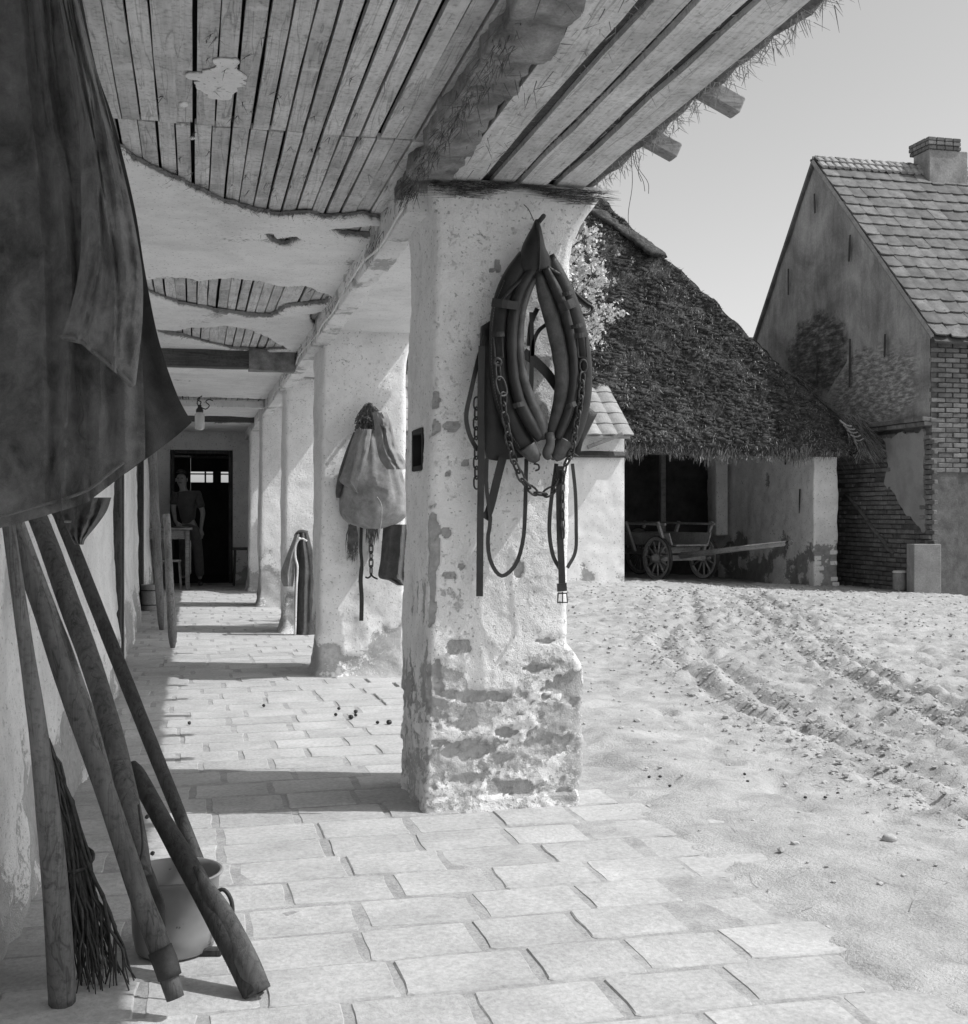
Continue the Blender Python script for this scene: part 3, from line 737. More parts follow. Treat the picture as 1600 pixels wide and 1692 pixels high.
for k in range(1500):                                         # reed ends at the broken plaster edge and on the plate
    r = rnd.rand()
    if r < 0.30:
        x = rnd.uniform(-0.35, 0.78); y = np.interp(x, EDGE[:, 0], EDGE[:, 1]) + rnd.uniform(-.05, .04); p = (x, y, 2.405); d = np.array([rnd.uniform(-.05, .05), rnd.uniform(-.07, .02), -rnd.uniform(0, .03)])
    elif r < 0.5: y = rnd.uniform(1.2, 4.6); p = (0.80 + rnd.uniform(-.03, .25), y, 2.375); d = np.array([rnd.uniform(-.04, .04), rnd.uniform(-.10, .05), -rnd.uniform(0, .05)])
    elif r < 0.72: y = rnd.uniform(4.4, 11); p = (0.79 + rnd.uniform(-.015, .015), y, rnd.uniform(2.29, 2.42)); d = np.array([-rnd.uniform(0, .02), rnd.uniform(-.06, .02), -rnd.uniform(0.005, .05)])
    else:
        hp = HOLES[rnd.choice([0, 0, 1, 1, 2, 4])]; q = hp[rnd.randint(len(hp))]; p = (q[0] + rnd.uniform(-.04, .04), q[1] + rnd.uniform(-.02, .03), 2.40); d = np.array([rnd.uniform(-.05, .05), rnd.uniform(-.05, .05), -rnd.uniform(0, .03)])
    strand(mb, p, d, rnd.uniform(0.0008, 0.0016))
obj('loose_reed', mb, M_DARKSTRAW, parent=house, kind='stuff')
mb = MB()                                                     # tufts hanging through the lath gaps
for k in range(46):
    x = rnd.uniform(-0.1, 0.78); y = rnd.uniform(3.3, 5.0)
    for j in range(5): strand(mb, (x + rnd.uniform(-.004, .004), y, 2.42), np.array([rnd.uniform(-.025, .025), rnd.uniform(-.07, .01), -rnd.uniform(.01, .04)]), 0.0012)
obj('hanging_reed', mb, M_DARKSTRAW, parent=house, kind='stuff')

mb = MB()                                                     # reed ends squeezed between the first pillar and the soffit
for k in range(900):
    f = rnd.rand(); x = 0.86 + 0.66 * f; p = np.array([x, 4.40 - 0.03 * rnd.rand(), 2.372 - 0.03 * rnd.rand() * (1 + math.sin(f * 9))]); d = np.array([rnd.uniform(-.12, .12), rnd.uniform(-.05, .01), -rnd.uniform(-.004, .014)])
    strand(mb, p, d, rnd.uniform(0.0010, 0.0020))
for k in range(700):
    y = 4.5 - 1.6 * rnd.rand() ** 1.6; p = np.array([0.79 + rnd.uniform(-.03, .03), y, 2.39 - 0.07 * rnd.rand()]); d = np.array([-rnd.uniform(-.02, .05), rnd.uniform(-.07, .03), -rnd.uniform(0, .06)])
    strand(mb, p, d, rnd.uniform(0.0010, 0.0020))
obj('pillar_reed', mb, M_DARKSTRAW, parent=house, kind='stuff')
# ------------------------------------------------------------------ pillars
def pillar_mesh(prof, zs, nper, seed, disp_fn, rc=0.02):
    rings = []; nrm = []
    for z in zs:
        x0, x1, y0, y1 = prof(z); o = []; nn = []
        cs = [(x0, y0), (x1, y0), (x1, y1), (x0, y1)]; ns = [(0, -1), (1, 0), (0, 1), (-1, 0)]
        for k in range(4):
            a, b = np.array(cs[k]), np.array(cs[(k + 1) % 4]); n0 = np.array(ns[k], float); n1 = np.array(ns[(k + 1) % 4], float)
            L = np.linalg.norm(b - a)
            for f in np.linspace(rc / L, 1 - rc / L, nper[k % 2]): o.append((*(a + (b - a) * f), z)); nn.append((*n0, 0))
            cc_ = b - n0 * rc - n1 * rc                       # rounded corner
            for w in (0.25, 0.5, 0.75):
                q = n0 * math.cos(w * math.pi / 2) + n1 * math.sin(w * math.pi / 2); o.append((*(cc_ + q * rc), z)); nn.append((*q, 0))
        rings.append(o); nrm.append(nn)
    G = np.array(rings); N = np.array(nrm); P = G.reshape(-1, 3); d, pl = disp_fn(P, N.reshape(-1, 3))
    V = P + N.reshape(-1, 3) * d[:, None]
    mb = MB(); mb.grid(V.reshape(G.shape), closed=True, attr=pl); k = G.shape[1]
    mb.add(V.reshape(G.shape)[-1], [tuple(range(k))], attr=np.zeros(k)); mb.add(V.reshape(G.shape)[0], [tuple(range(k))[::-1]], attr=np.ones(k))
    return mb
Y1 = 4.40
def zf(v, Y=Y1, u=800): return pY(u, v, Y)[2]
def prof1(z):
    x0 = XP + 0.022 * z - 0.05 * max(0, (z - 2.10) / 0.22) ** 2 * 0.4; x1 = 1.408
    if z < 0.62: x1 += 0.062 * (1 - max(0, (z - 0.50) / 0.12) ** 2 if z > 0.50 else 1)
    if z < 0.14: x1 -= 0.03 * (1 - z / 0.14)
    if z > 2.05: x1 += 0.115 * ((z - 2.05) / 0.28) ** 2.2
    y0 = Y1; y1 = 4.96
    if z < 0.05: y0 -= 0.01
    return x0, x1, y0, y1
# patches where the plaster has fallen: picture ellipses on the front face (u, v, ru, rv)
PATCH = [(938, 1136, 33, 26), (795, 1153, 40, 10), (752, 1150, 20, 6), (757, 1067, 22, 11), (885, 1104, 34, 7), (775, 1243, 40, 18), (725, 1228, 16, 6), (822, 438, 9, 12), (812, 446, 8, 6),
         (745, 703, 14, 9), (716, 705, 12, 14), (930, 1316, 24, 12), (860, 1300, 50, 14), (905, 1228, 45, 18), (840, 1210, 25, 10), (765, 1290, 30, 10), (722, 1120, 8, 30), (857, 940, 10, 13), (770, 765, 7, 6), (740, 783, 6, 5), (720, 660, 8, 12),
         (718, 900, 10, 50), (712, 980, 9, 60), (735, 880, 9, 8), (762, 935, 8, 7), (700, 860, 8, 22), (742, 950, 12, 7), (900, 1060, 18, 5)]
PATCHW = [(pY(u, v, Y1)[0], pY(u, v, Y1)[2], ru * mpp(4.6), rv * mpp(4.6)) for u, v, ru, rv in PATCH]
SLOT = (4.55, 4.78, zf(777, 4.65, 680), zf(709, 4.65, 680))
def disp1(P, N):
    pl = -0.16 + 0.42 * fbm(P, 3.2, 4, 61) + 0.20 * fbm(P, 22, 3, 62) + 0.55 * (1 - sstep(0.22, 0.62, P[:, 2] + 0.10 * fbm(P, 4, 3, 66)))
    pl += 0.22 * np.exp(-((P[:, 2] - 0.85) / 0.25) ** 2)
    pl -= 0.18 * sstep(1.25, 1.7, P[:, 2])
    front = N[:, 1] < -0.5; deep = np.zeros(len(P)); wob = 0.30 * fbm(P, 26, 3, 63) + 0.55 * fbm(P, 8, 3, 64)
    for (cx, cz, rx, rz) in PATCHW:
        e = np.sqrt(((P[:, 0] - cx) / rx) ** 2 + ((P[:, 2] - cz) / rz) ** 2) + wob
        m_ = (1 - sstep(0.84, 0.96, e)) * front
        pl = np.maximum(pl, m_ * 1.2); deep = np.maximum(deep, m_ * (0.012 if cz < 0.55 else 0.008))
    # corner knocked off along the inner edge
    edge = np.exp(-((P[:, 0] - XP - 0.022 * P[:, 2]) / 0.035) ** 2) * np.exp(-((P[:, 1] - Y1) / 0.06) ** 2)
    en = edge * (0.25 + 0.9 * fbm(P, 6, 3, 70)) * (1 - sstep(1.45, 1.7, P[:, 2])); pl = np.maximum(pl, pl + 0.8 * en)
    left = N[:, 0] < -0.5
    streak = left * sstep(0.30, 0.55, fbm(P * np.array([1, 3.0, 0.9]), 4, 3, 71)) * (1 - sstep(0.75, 0.95, P[:, 2])) * sstep(0.18, 0.3, P[:, 2])
    pl = np.maximum(pl, streak * 1.1); deep = np.maximum(deep, 0.010 * streak)
    low = 1 - sstep(0.35, 0.70, P[:, 2])
    L1 = sstep(0.0, 0.07, fbm(P * np.array([1, 1, 1.7]), 4.2, 4, 68) + 0.10 - 0.3 * (1 - low)); L2 = sstep(0.05, 0.11, fbm(P * np.array([1, 1, 1.5]), 7.5, 4, 74))
    d = 0.010 * fbm(P, 2.0, 3, 65) + 0.0035 * fbm(P, 14, 5, 67, 0.6) - low * (0.005 * L1 + 0.003 * L1 * L2 - 0.0022 * fbm(P, 26, 4, 69, 0.65)) - deep - 0.006 * sstep(0.42, 0.55, pl) * (1 - (deep > 0.004))
    wl = sstep(0.05, 0.75, low + 0.45 * fbm(P, 5, 3, 76)); pl = pl * (1 - wl) + wl * (0.44 + 0.14 * fbm(P, 5, 3, 75) + 0.08 * L1 + 0.12 * L2 * L1)
    pl = np.maximum(pl, (deep > 0.006) * 0.85)
    d += 0.016 * np.exp(-np.maximum(P[:, 2], 0) / 0.03) * (0.5 + 0.6 * fbm(P, 5, 3, 73))
    s = left & (P[:, 1] > SLOT[0]) & (P[:, 1] < SLOT[1]) & (P[:, 2] > SLOT[2]) & (P[:, 2] < SLOT[3])
    d[s] -= 0.10; pl[s] = 0.9
    return d, pl
zs = np.arange(-0.02, 2.39, 0.0080)
mb = pillar_mesh(prof1, zs, (70, 56), 1, disp1, 0.03)
pillar1 = obj('pillar', mb, M_WASH, smooth=True, attr='peel', label='nearest thick whitewashed porch pillar, flaking at the foot, with the horse collar', cat='pillar', group='porch pillars')
zc_ = (SLOT[2] + SLOT[3]) / 2; xs_ = XP + 0.022 * zc_
for (yc, zc2, hy, hz2) in ((SLOT[0] + 0.01, zc_, 0.012, (SLOT[3] - SLOT[2]) / 2), (SLOT[1] - 0.01, zc_, 0.012, (SLOT[3] - SLOT[2]) / 2), ((SLOT[0] + SLOT[1]) / 2, SLOT[2] + 0.008, 0.09, 0.010), ((SLOT[0] + SLOT[1]) / 2, SLOT[3] - 0.008, 0.09, 0.010)):
    mb = MB(); mb.box((xs_ + 0.02, yc, zc2), (0.026, hy, hz2)); obj('niche_frame', mb, M_DARK, parent=pillar1)
mb = MB(); mb.box((xs_ + 0.06, (SLOT[0] + SLOT[1]) / 2, zc_), (0.01, 0.10, (SLOT[3] - SLOT[2]) / 2 - 0.01)); obj('niche_back', mb, M_DARKWOOD, parent=pillar1)
def far_pillar(x0, w, y0, dep, seed, label, step=0.022, low=0.34, top=2.40):
    def prof(z):
        xx = x0 + w
        if z > 2.05: xx += 0.06 * ((z - 2.05) / 0.28) ** 2
        return x0 + 0.012 * z, xx, y0, y0 + dep
    def disp(P, N):
        pl = -0.20 + 0.40 * fbm(P, 2.6, 4, seed) + 0.85 * (1 - sstep(low * 0.6, low * 1.5, P[:, 2] + 0.16 * fbm(P, 3, 3, seed + 2)))
        lo = 1 - sstep(0.2, 0.6, P[:, 2])
        d = 0.012 * fbm(P, 1.6, 3, seed + 4) + 0.005 * fbm(P, 9, 3, seed + 5) + lo * 0.014 * fbm(P, 6, 3, seed + 6) - 0.012 * sstep(0.42, 0.55, pl) + 0.04 * np.exp(-P[:, 2] / 0.06)
        return d, pl
    mb = pillar_mesh(prof, np.arange(-0.02, top, step), (int(w / step), int(dep / step)), seed, disp, 0.03)
    return obj('pillar', mb, M_WASH, smooth=True, attr='peel', label=label, cat='pillar', group='porch pillars')
Y2, Y3, Y4, Y5 = 8.24, 11.25, 14.43, 17.35
far_pillar(0.836, 0.60, Y2, 0.56, 101, 'second whitewashed porch pillar, hung with a tied sack and a jacket', 0.018, 0.30)
far_pillar(0.81, 0.60, Y3, 0.55, 102, 'third porch pillar from the front, with a coat hung low on it', 0.025, 0.36)
far_pillar(0.755, 0.62, Y4, 0.55, 103, 'fourth porch pillar from the front, mud plaster bare at half height', 0.03, 0.70)
far_pillar(0.76, 0.60, Y5, 0.50, 104, 'farthest porch pillar, mostly hidden, beside the end doorway', 0.04, 0.4)

# ------------------------------------------------------------------ thatched cart shed
M_SHED = limewash('shed_wash', 0.90, 0.72, adobe=(0.26, 0.46), bump=0.5, fine=0.5)
M_BRICK = simple('weathered_brick', 0.13, 0.27, 6, 40, rough=0.93, bump=0.7, bdist=0.006, vary=0.5)
M_TILE2 = simple('ridge_tile', 0.30, 0.46, 6, 40, rough=0.85, bump=0.4, vary=0.3)
M_TILE = simple('roof_tile', 0.11, 0.24, 5, 45, rough=0.85, bump=0.4, vary=0.45, spots=(12, 0.64, 0.11))
YS = 17.3
xi = 9.63; xo = 10.06
XC0, YC0 = 10.30, 16.90
shed = thing('cart_shed', 'open fronted cart shed under a mossy thatched roof', 'shed', (8.2, YS, 0))
zsh = -0.1
# right wall: inner face to the left, end face to the camera
def box_wall(name, x0, x1, y0, y1, z0, z1, seed, parent, mat, st=0.045, low=0.5, base=-0.15, amp=0.55):
    zs = np.arange(z0, z1 + 1e-6, st)
    def disp(P, N):
        pl = peel_wall(P, low, base, seed, amp)
        d = 0.020 * fbm(P, 1.4, 3, seed) + 0.008 * fbm(P, 7, 3, seed + 1) - 0.014 * sstep(0.42, 0.55, pl)
        return d, pl
    mb = pillar_mesh(lambda z: (x0, x1, y0, y1), zs, (max(3, int((x1 - x0) / st)), max(3, int((y1 - y0) / st))), seed, disp, 0.03)
    return obj(name, mb, mat, parent=parent, smooth=True, attr='peel')
shed_wall = box_wall('wall', xi, xo, YS, 21.4, zsh, 2.42, 201, shed, M_SHED, low=0.62, amp=0.75)
M_SHADEMUD = simple('shaded_mud', 0.05, 0.11, 4, 40, rough=0.95, bump=0.6, bdist=0.01, vary=0)  # mud darkened in colour to imitate the shade inside the shed
box_wall('wall', 2.5, 10.0, 21.45, 21.8, zsh, 3.2, 202, shed, M_SHADEMUD, st=0.12)
box_wall('wall', 5.95, 6.25, 17.1, 21.4, zsh, 2.5, 203, shed, M_SHADEMUD, st=0.08)
# bricks and stones bared at the foot of the right wall
for k in range(7):
    for j in range(3):
        if rnd.rand() < 0.6: continue
        mb = MB(); mb.bbox((xi + 0.09 + 0.135 * j + rnd.uniform(-.03, .03), YS + 0.004 + rnd.uniform(0, .012), -0.03 + 0.085 * k), (0.058, 0.02, 0.034), 0.008); obj('brick', mb, M_SHED, parent=shed_wall)
# posts and lintel inside
q = pY(1190, 800, 20.4)
mb = MB(); mb.bbox((q[0], 20.4, 1.55), (0.12, 0.10, 0.85), 0.02); obj('post', mb, M_SHED, parent=shed)
q = pY(1095, 800, 20.9); mb = MB(); mb.bbox((q[0], 20.9, 1.2), (0.05, 0.05, 1.15), 0.01); obj('post', mb, M_TAIL, parent=shed)
mb = MB(); mb.sweep([(5.9, YS + 0.12, 2.42), (8, YS + 0.14, 2.45), (10.2, YS + 0.12, 2.42)], 0.10, seg=8); obj('lintel_beam', mb, M_DARKWOOD, parent=shed)
for x in np.arange(6.3, 10.2, 0.8):
    yt = min(20.1, YC0 + (XC0 - x) - 0.2); mb = MB(); mb.sweep([(x, YS - 0.30, 2.18), (x, yt, 2.18 + 1.37 * (yt - YS + 0.30) - 0.05)], 0.05, seg=6); obj('rafter', mb, M_DARKWOOD, parent=shed)
q0, q1 = pX(1262, 737, xi - 0.05), pX(1338, 731, xi - 0.05); mb = MB(); mb.sweep([q0, q1], 0.022, seg=6); obj('wall_pole', mb, M_DARKWOOD, parent=shed)
for (u0, v0, u1, v1, r) in ((1299, 728, 1298, 768, 0.028), (1322, 808, 1321, 848, 0.015)):
    a, b = pX(u0, v0, xi - 0.03), pX(u1, v1, xi - 0.03); mb = MB(); mb.sweep([a, (a + b) / 2, b], [r, r * 0.9, r * 0.5], seg=6); obj('wall_anchor', mb, M_IRON, parent=shed)
# thatch: front slope and the hip to the right
ZE, TS = 2.18, 1.37
XC, YC = 10.30, 16.90                         # eave corner
def roof_lump(P): return 0.07 * fbm(P, 1.0, 3, 5) + 0.05 * fbm(P, 4, 3, 6)
t = NT('mossy_thatch'); v = t.coords(rand=False)
n1 = t.noise(v, 1.6, 6, 0.6); n2 = t.noise(v, 9, 6, 0.65); n3 = t.noise(v, 55, 4, 0.7)
c = t.ramp(n2, [(0.32, 0.035), (0.55, 0.085), (0.75, 0.20)])
c = t.mix(t.ramp(n1, [(0.5, 0), (0.72, 1)]), c, t.ramp(n3, [(0.3, 0.06), (0.7, 0.20)]))
M_THATCH = t.finish(c, 0.97, t.bump(t.math('ADD', n2, t.math('MULTIPLY', n3, 0.6)), 0.9, 0.05))
mb = MB()
tt = np.linspace(0, 3.45, 70)
TOPS = []
na = 120
for side in (0, 1, 2):
    rows = []
    for tq in tt:
        if side == 0: a = np.array([2.2, YC + tq, ZE + TS * tq]); b = np.array([XC - tq, YC + tq, ZE + TS * tq])
        elif side == 1: a = np.array([XC - tq, YC + tq, ZE + TS * tq]); b = np.array([XC - tq, 23.8 - tq, ZE + TS * tq])
        else: a = np.array([XC - tq, 23.8 - tq, ZE + TS * tq]); b = np.array([2.2, 23.8 - tq, ZE + TS * tq])
        f = np.linspace(0, 1, na if side == 0 else 50)[:, None]; rows.append(a * (1 - f) + b * f)
    G = np.array(rows); P = G.reshape(-1, 3); N = np.array([0, -TS, 1.0]) / math.hypot(TS, 1) if side == 0 else (np.array([TS, 0, 1.0]) if side == 1 else np.array([0, TS, 1.0])) / math.hypot(TS, 1)
    lump = roof_lump(P) + 0.07 * np.maximum(0, fbm(P * np.array([1, 1.6, 1.6]), 3.2, 3, 9)) * (1 - sstep(1.6, 2.6, P[:, 1] - YC) * 0.6)
    sag = -0.10 * np.sin(np.clip((P[:, 0] - 6) / 4, 0, 1) * math.pi) * (1 - sstep(0, 2, P[:, 1] - YC)) if side == 0 else 0
    V = P + N * (lump + 0.03)[:, None]; V[:, 2] += sag * 0.5
    mb.grid(V.reshape(G.shape), flip=False)
    U = P - N * 0.30; U[:, 2] = np.maximum(U[:, 2], 1.9); mb.grid(U.reshape(G.shape), flip=True)
    Vg, Ug = V.reshape(G.shape), U.reshape(G.shape)
    mb.grid(np.stack([Vg[0], (Vg[0] + Ug[0]) / 2 + [0, -0.03, -0.03] if side == 0 else (Vg[0] + Ug[0]) / 2, Ug[0]], 0), flip=True)
    TOPS.append(V.reshape(G.shape))
thatch = obj('thatch', mb, M_THATCH, parent=shed, smooth=True)
# ridge and upper hip capping, ends in a step
cap_pts = [px(905, 318, 21.6), px(985, 350, 21.15), px(1040, 385, 20.85), px(1088, 421, 20.5)]
mb = MB(); path = smooth_path(cap_pts, 26); jit = np.random.RandomState(4)
V0 = mb.sweep(path, 0.30 + 0.03 * jit.randn(26), 0.07 + 0.015 * jit.randn(26), seg=12, n=(0.35, -0.5, 0.8)); obj('ridge_cap', mb, M_THATCH, parent=shed, smooth=True)
mb = MB(); mg = MB(); sr = np.random.RandomState(21)
Gt = TOPS[0]
def roof_pt(a, b):
    i = a * (Gt.shape[0] - 1); j = b * (Gt.shape[1] - 1); i0, j0 = min(int(i), Gt.shape[0] - 2), min(int(j), Gt.shape[1] - 2); f, g = i - i0, j - j0
    return Gt[i0, j0] * (1 - f) * (1 - g) + Gt[i0 + 1, j0] * f * (1 - g) + Gt[i0, j0 + 1] * (1 - f) * g + Gt[i0 + 1, j0 + 1] * f * g
down = np.array([0, -1, -TS]) / math.hypot(1, TS)
nst = 0
while nst < 26000:
    a = sr.rand() ** 1.2; b = 0.42 + 0.58 * sr.rand(); p = roof_pt(a, b)
    d = down * sr.uniform(0.02, 0.09) + np.array([sr.uniform(-.045, .045), sr.uniform(-.05, .0), sr.uniform(0, .06)])
    strand(mb if sr.rand() < 0.26 + 0.24 * math.sin(p[0] * 2.3 + 1.5 * math.sin(p[2] * 1.7)) else mg, p + [0, -0.005, 0.005], d, sr.uniform(0.003, 0.006)); nst += 1
for k in range(11000):                                        # eave fringe
    b = 0.40 + 0.60 * sr.rand(); p = roof_pt(0.0 + 0.03 * sr.rand(), b) + [0, sr.uniform(-.03, .12), sr.uniform(-.2, 0.03)]
    cl_ = 0.65 + 0.35 * math.sin(p[0] * 4.3) + 0.3 * math.sin(p[0] * 11.7 + 1) + 0.2 * math.sin(p[0] * 29); d = np.array([sr.uniform(-.06, .06), sr.uniform(-.08, .03), -sr.uniform(.03, .17) * max(0.25, cl_)]); strand(mb if sr.rand() < 0.6 else mg, p, d, sr.uniform(0.003, 0.006))
Gh = TOPS[1]
for k in range(2200):                                        # broken corner with long straw
    i = int(sr.rand() ** 2 * 20); j = int(sr.rand() ** 2 * 20); p = Gh[i, j]
    d = np.array([sr.uniform(.05, .3), -sr.uniform(0, .18), -sr.uniform(.08, .34)]) * sr.uniform(0.5, 1.2); strand(mb if sr.rand() < 0.45 else mg, p + sr.uniform(-.05, .05, 3), d, sr.uniform(0.004, 0.007))
for k in range(900):
    f = sr.rand(); p = px(1395 + 25 * sr.rand() + 20 * f, 690 + 35 * f, 18.6); d = np.array([sr.uniform(.05, .32), -sr.uniform(0, .1), -sr.uniform(.12, .34)]); strand(mb if sr.rand() < .5 else mg, p + sr.uniform(-.06, .06, 3), d, sr.uniform(0.004, 0.008))
obj('straw', mb, M_STRAW, parent=shed, kind='stuff'); obj('moss_straw', mg, M_DARKSTRAW, parent=shed, kind='stuff')
mb = MB()                                                    # moss cushions
for k in range(8000):
    a = sr.rand() ** 1.3 * 0.95; b = 0.45 + 0.55 * sr.rand(); p = roof_pt(a, b)
    if math.sin(p[0] * 5.1 + 2 * math.sin(p[2] * 3)) * math.sin(p[2] * 6.3 + p[0] * 2) + 0.9 * (1 - a) < 0.15: continue
    s = 0.012 + 0.05 * sr.rand() ** 2.5; mb.blob(p, s, sr, 1, 0.35, (1.4, 0.9, 0.6))
obj('moss', mb, M_THATCH, parent=shed, smooth=True, kind='stuff')
for k in range(5):                                           # bent sticks under the broken corner
    a = px(1388 + 6 * k, 694 + 8 * k, 18.55); b = px(1408 + 5 * k, 704 + 5 * k, 18.45); mb = MB(); mb.sweep(smooth_path([a, (a + b) / 2 + [0, 0, -0.03], b], 6), 0.012, seg=5); obj('thatch_stick', mb, M_TAIL, parent=shed)

# ------------------------------------------------------------------ white lean-to with a tiled roof, left of the shed
lean = thing('white_outbuilding', 'small bright white outbuilding with a low tiled roof left of the shed', 'outbuilding', (4.4, 16.6, 0))
lw = solid_wall('wall', 1.9, 6.16, -0.05, 2.22, 16.6, 0.45, 301, lean, low=0.30, base=-0.35, st=0.03)
mb = MB(); mb.box((4.03, 17.25, 2.28 + 0.2), (2.12, 0.9, 0.02), np.array([[1, 0, 0], [0, 0.8, 0.6], [0, -0.6, 0.8]])); obj('roof_boards', mb, M_DARKWOOD, parent=lean)
def tile_mesh(w=0.24, L=0.40, th=0.014, roll=0.012):
    n = 7; V = []; F = []
    for k in range(n):
        s = k / (n - 1) * 2 - 1; zc = roll * (1 - s * s) + (0.008 if s > 0.7 else 0)
        tip = -0.035 * (1 - s * s)
        V += [(s * w / 2, tip, zc), (s * w / 2, L, zc), (s * w / 2, L, zc - th), (s * w / 2, tip, zc - th)]
    for k in range(n - 1):
        for j in range(4): F.append((k * 4 + j, (k + 1) * 4 + j, (k + 1) * 4 + (j + 1) % 4, k * 4 + (j + 1) % 4))
    F += [(0, 1, 2, 3), tuple(range((n - 1) * 4, n * 4))[::-1]]
    return MB().add(V, F)
tile0 = None
pit = math.radians(36.5)
for r in range(5):
    for k in range(17):
        x = 6.10 - 0.245 * k; s = 0.30 * r
        loc = (x - 4.4, 16.36 + s * math.cos(pit) - 16.6, 2.22 + 0.03 + s * math.sin(pit))
        if tile0 is None: tile0 = obj('roof_tile', tile_mesh(0.24, 0.40, 0.02, 0.035), M_TILE2, parent=lean, local=True); o = tile0
        else: o = copy_of(tile0, lean)
        o.location = loc; o.rotation_euler = (pit - 0.05, rnd.uniform(-.02, .02), rnd.uniform(-.02, .02))
mb = MB(); mb.bbox((4.05, 16.37, 2.215), (2.11, 0.02, 0.022), 0.006); obj('eave_board', mb, M_TAIL, parent=lean)
mb = MB(); q = px(1000, 728, 17.3); mb.bbox(q, (0.28, 0.03, 0.03), 0.006, np.array([[0.9, -0.2, 0.35], [0.2, 1, 0], [-0.35, 0, 0.9]])); obj('verge_board', mb, M_TAIL, parent=lean)
# stone step before it
M_STONE = simple('pale_stone', 0.40, 0.58, 5, 40, rough=0.95, bump=0.6, bdist=0.01, vary=0.2)
step = thing('stone_step', 'low irregular stone step in front of the white outbuilding', 'step', (5.0, 15.9, 0.03))
for k in range(6):
    mb = MB(); x = 4.0 + 0.5 * k; mb.bbox((x + rnd.uniform(-.05, .05), 15.95 + rnd.uniform(-.15, .1), 0.055), (0.24, 0.32 + rnd.uniform(0, .1), 0.045), 0.02); obj('step_stone', mb, M_STONE, parent=step)

# ------------------------------------------------------------------ gabled house on the right
XG = 10.62; YR, ZR = 19.05, 7.25; YF = 15.66; YBk = 22.6
gh = thing('gabled_house', 'tall gabled house with stained rendered gable and tiled roof beyond the shed', 'house', (XG, YF, -0.1))
def roofz(Y): return np.where(Y < YR, ZR - (YR - Y) * 1.035 + 0.035 * np.sin((YR - Y) * 0.9) - 0.02, ZR - (Y - YR) * 1.24)
t = NT('stained_render'); v = t.coords(rand=False); vd = t.coords((1, 0.45, 0.45), rand=False)
n1 = t.noise(v, 0.8, 8, 0.6, 0.5); n2 = t.noise(v, 7, 10, 0.72, 0.25); n3 = t.noise(v, 30, 5, 0.7)
c = t.ramp(n1, [(0.32, 0.22), (0.68, 0.60)]); nv = t.noise(t.coords((1, 1.3, 0.35), rand=False), 4, 8, 0.7, 0.3); c = t.mix(0.6, c, t.ramp(nv, [(0.35, 0.5), (0.58, 1.0)]), 'MULTIPLY')
c = t.mix(0.6, c, t.ramp(n3, [(0.25, 0.45), (0.7, 1.0)]), 'MULTIPLY')
p = t.math('ADD', t.attr('peel'), t.math('MULTIPLY', t.math('SUBTRACT', n2, 0.5), 1.0))
vs_ = t.coords((1, 0.45, 1.6), rand=False); nr = t.noise(vs_, 7, 10, 0.75)
dk = t.ramp(nr, [(0.40, 0.05), (0.52, 0.12), (0.66, 0.34)]); pw = t.ramp(t.noise(vs_, 12, 10, 0.75), [(0.36, 0.10), (0.50, 0.26), (0.62, 0.52)])
c = t.mix(t.ramp(p, [(0.35, 0), (0.6, 1)]), c, dk)
c = t.mix(t.ramp(t.math('MULTIPLY', p, -1.0), [(0.30, 0), (0.65, 1)]), c, pw)
M_GABLE = t.finish(c, 0.95, t.bump(t.math('ADD', n2, t.math('MULTIPLY', n3, 0.5)), 0.6, 0.03))
def gable_sheet(z0, ymin, ymax, mat, xoff, name, stain, seed):
    ys = np.arange(ymin, ymax + 1e-6, 0.07); rows = []
    nz = 60
    for y in ys:
        zt = float(roofz(np.array([y]))[0]); zt = max(zt, z0 + 0.01); rows.append([(XG + xoff, y, z0 + (zt - z0) * f) for f in np.linspace(0, 1, nz)])
    G = np.array(rows); P = G.reshape(-1, 3); d = 0.02 * fbm(P, 1.5, 3, seed) + 0.008 * fbm(P, 7, 3, seed)
    m = MB(); m.grid((P + np.array([-1, 0, 0]) * d[:, None]).reshape(G.shape), attr=stain(P), flip=True); m.grid(G + [0.4, 0, 0])
    return obj(name, m, mat, parent=gh, smooth=True, attr='peel')
sc_, sz_ = pX(1352, 585, XG), pX(1440, 645, XG)
def stain(P):
    e1 = ((P[:, 1] - sc_[1]) / 1.25) ** 2 + ((P[:, 2] - sc_[2]) / 0.80) ** 2; e2 = ((P[:, 1] - sz_[1]) / 1.5) ** 2 + ((P[:, 2] - sz_[2]) / 0.85) ** 2
    dk, wh = np.clip(1.15 - np.sqrt(e1), 0, 1) * 1.6, np.clip(1.15 - np.sqrt(e2), 0, 1) * 1.5
    return np.where(dk > wh * 0.9, dk, -wh) + 0.25 * fbm(P, 2.5, 3, 77)
zcor = pX(1480, 695, XG)[2]
gable = gable_sheet(zcor, YF, YBk, M_GABLE, 0.0, 'gable_wall', stain, 71)
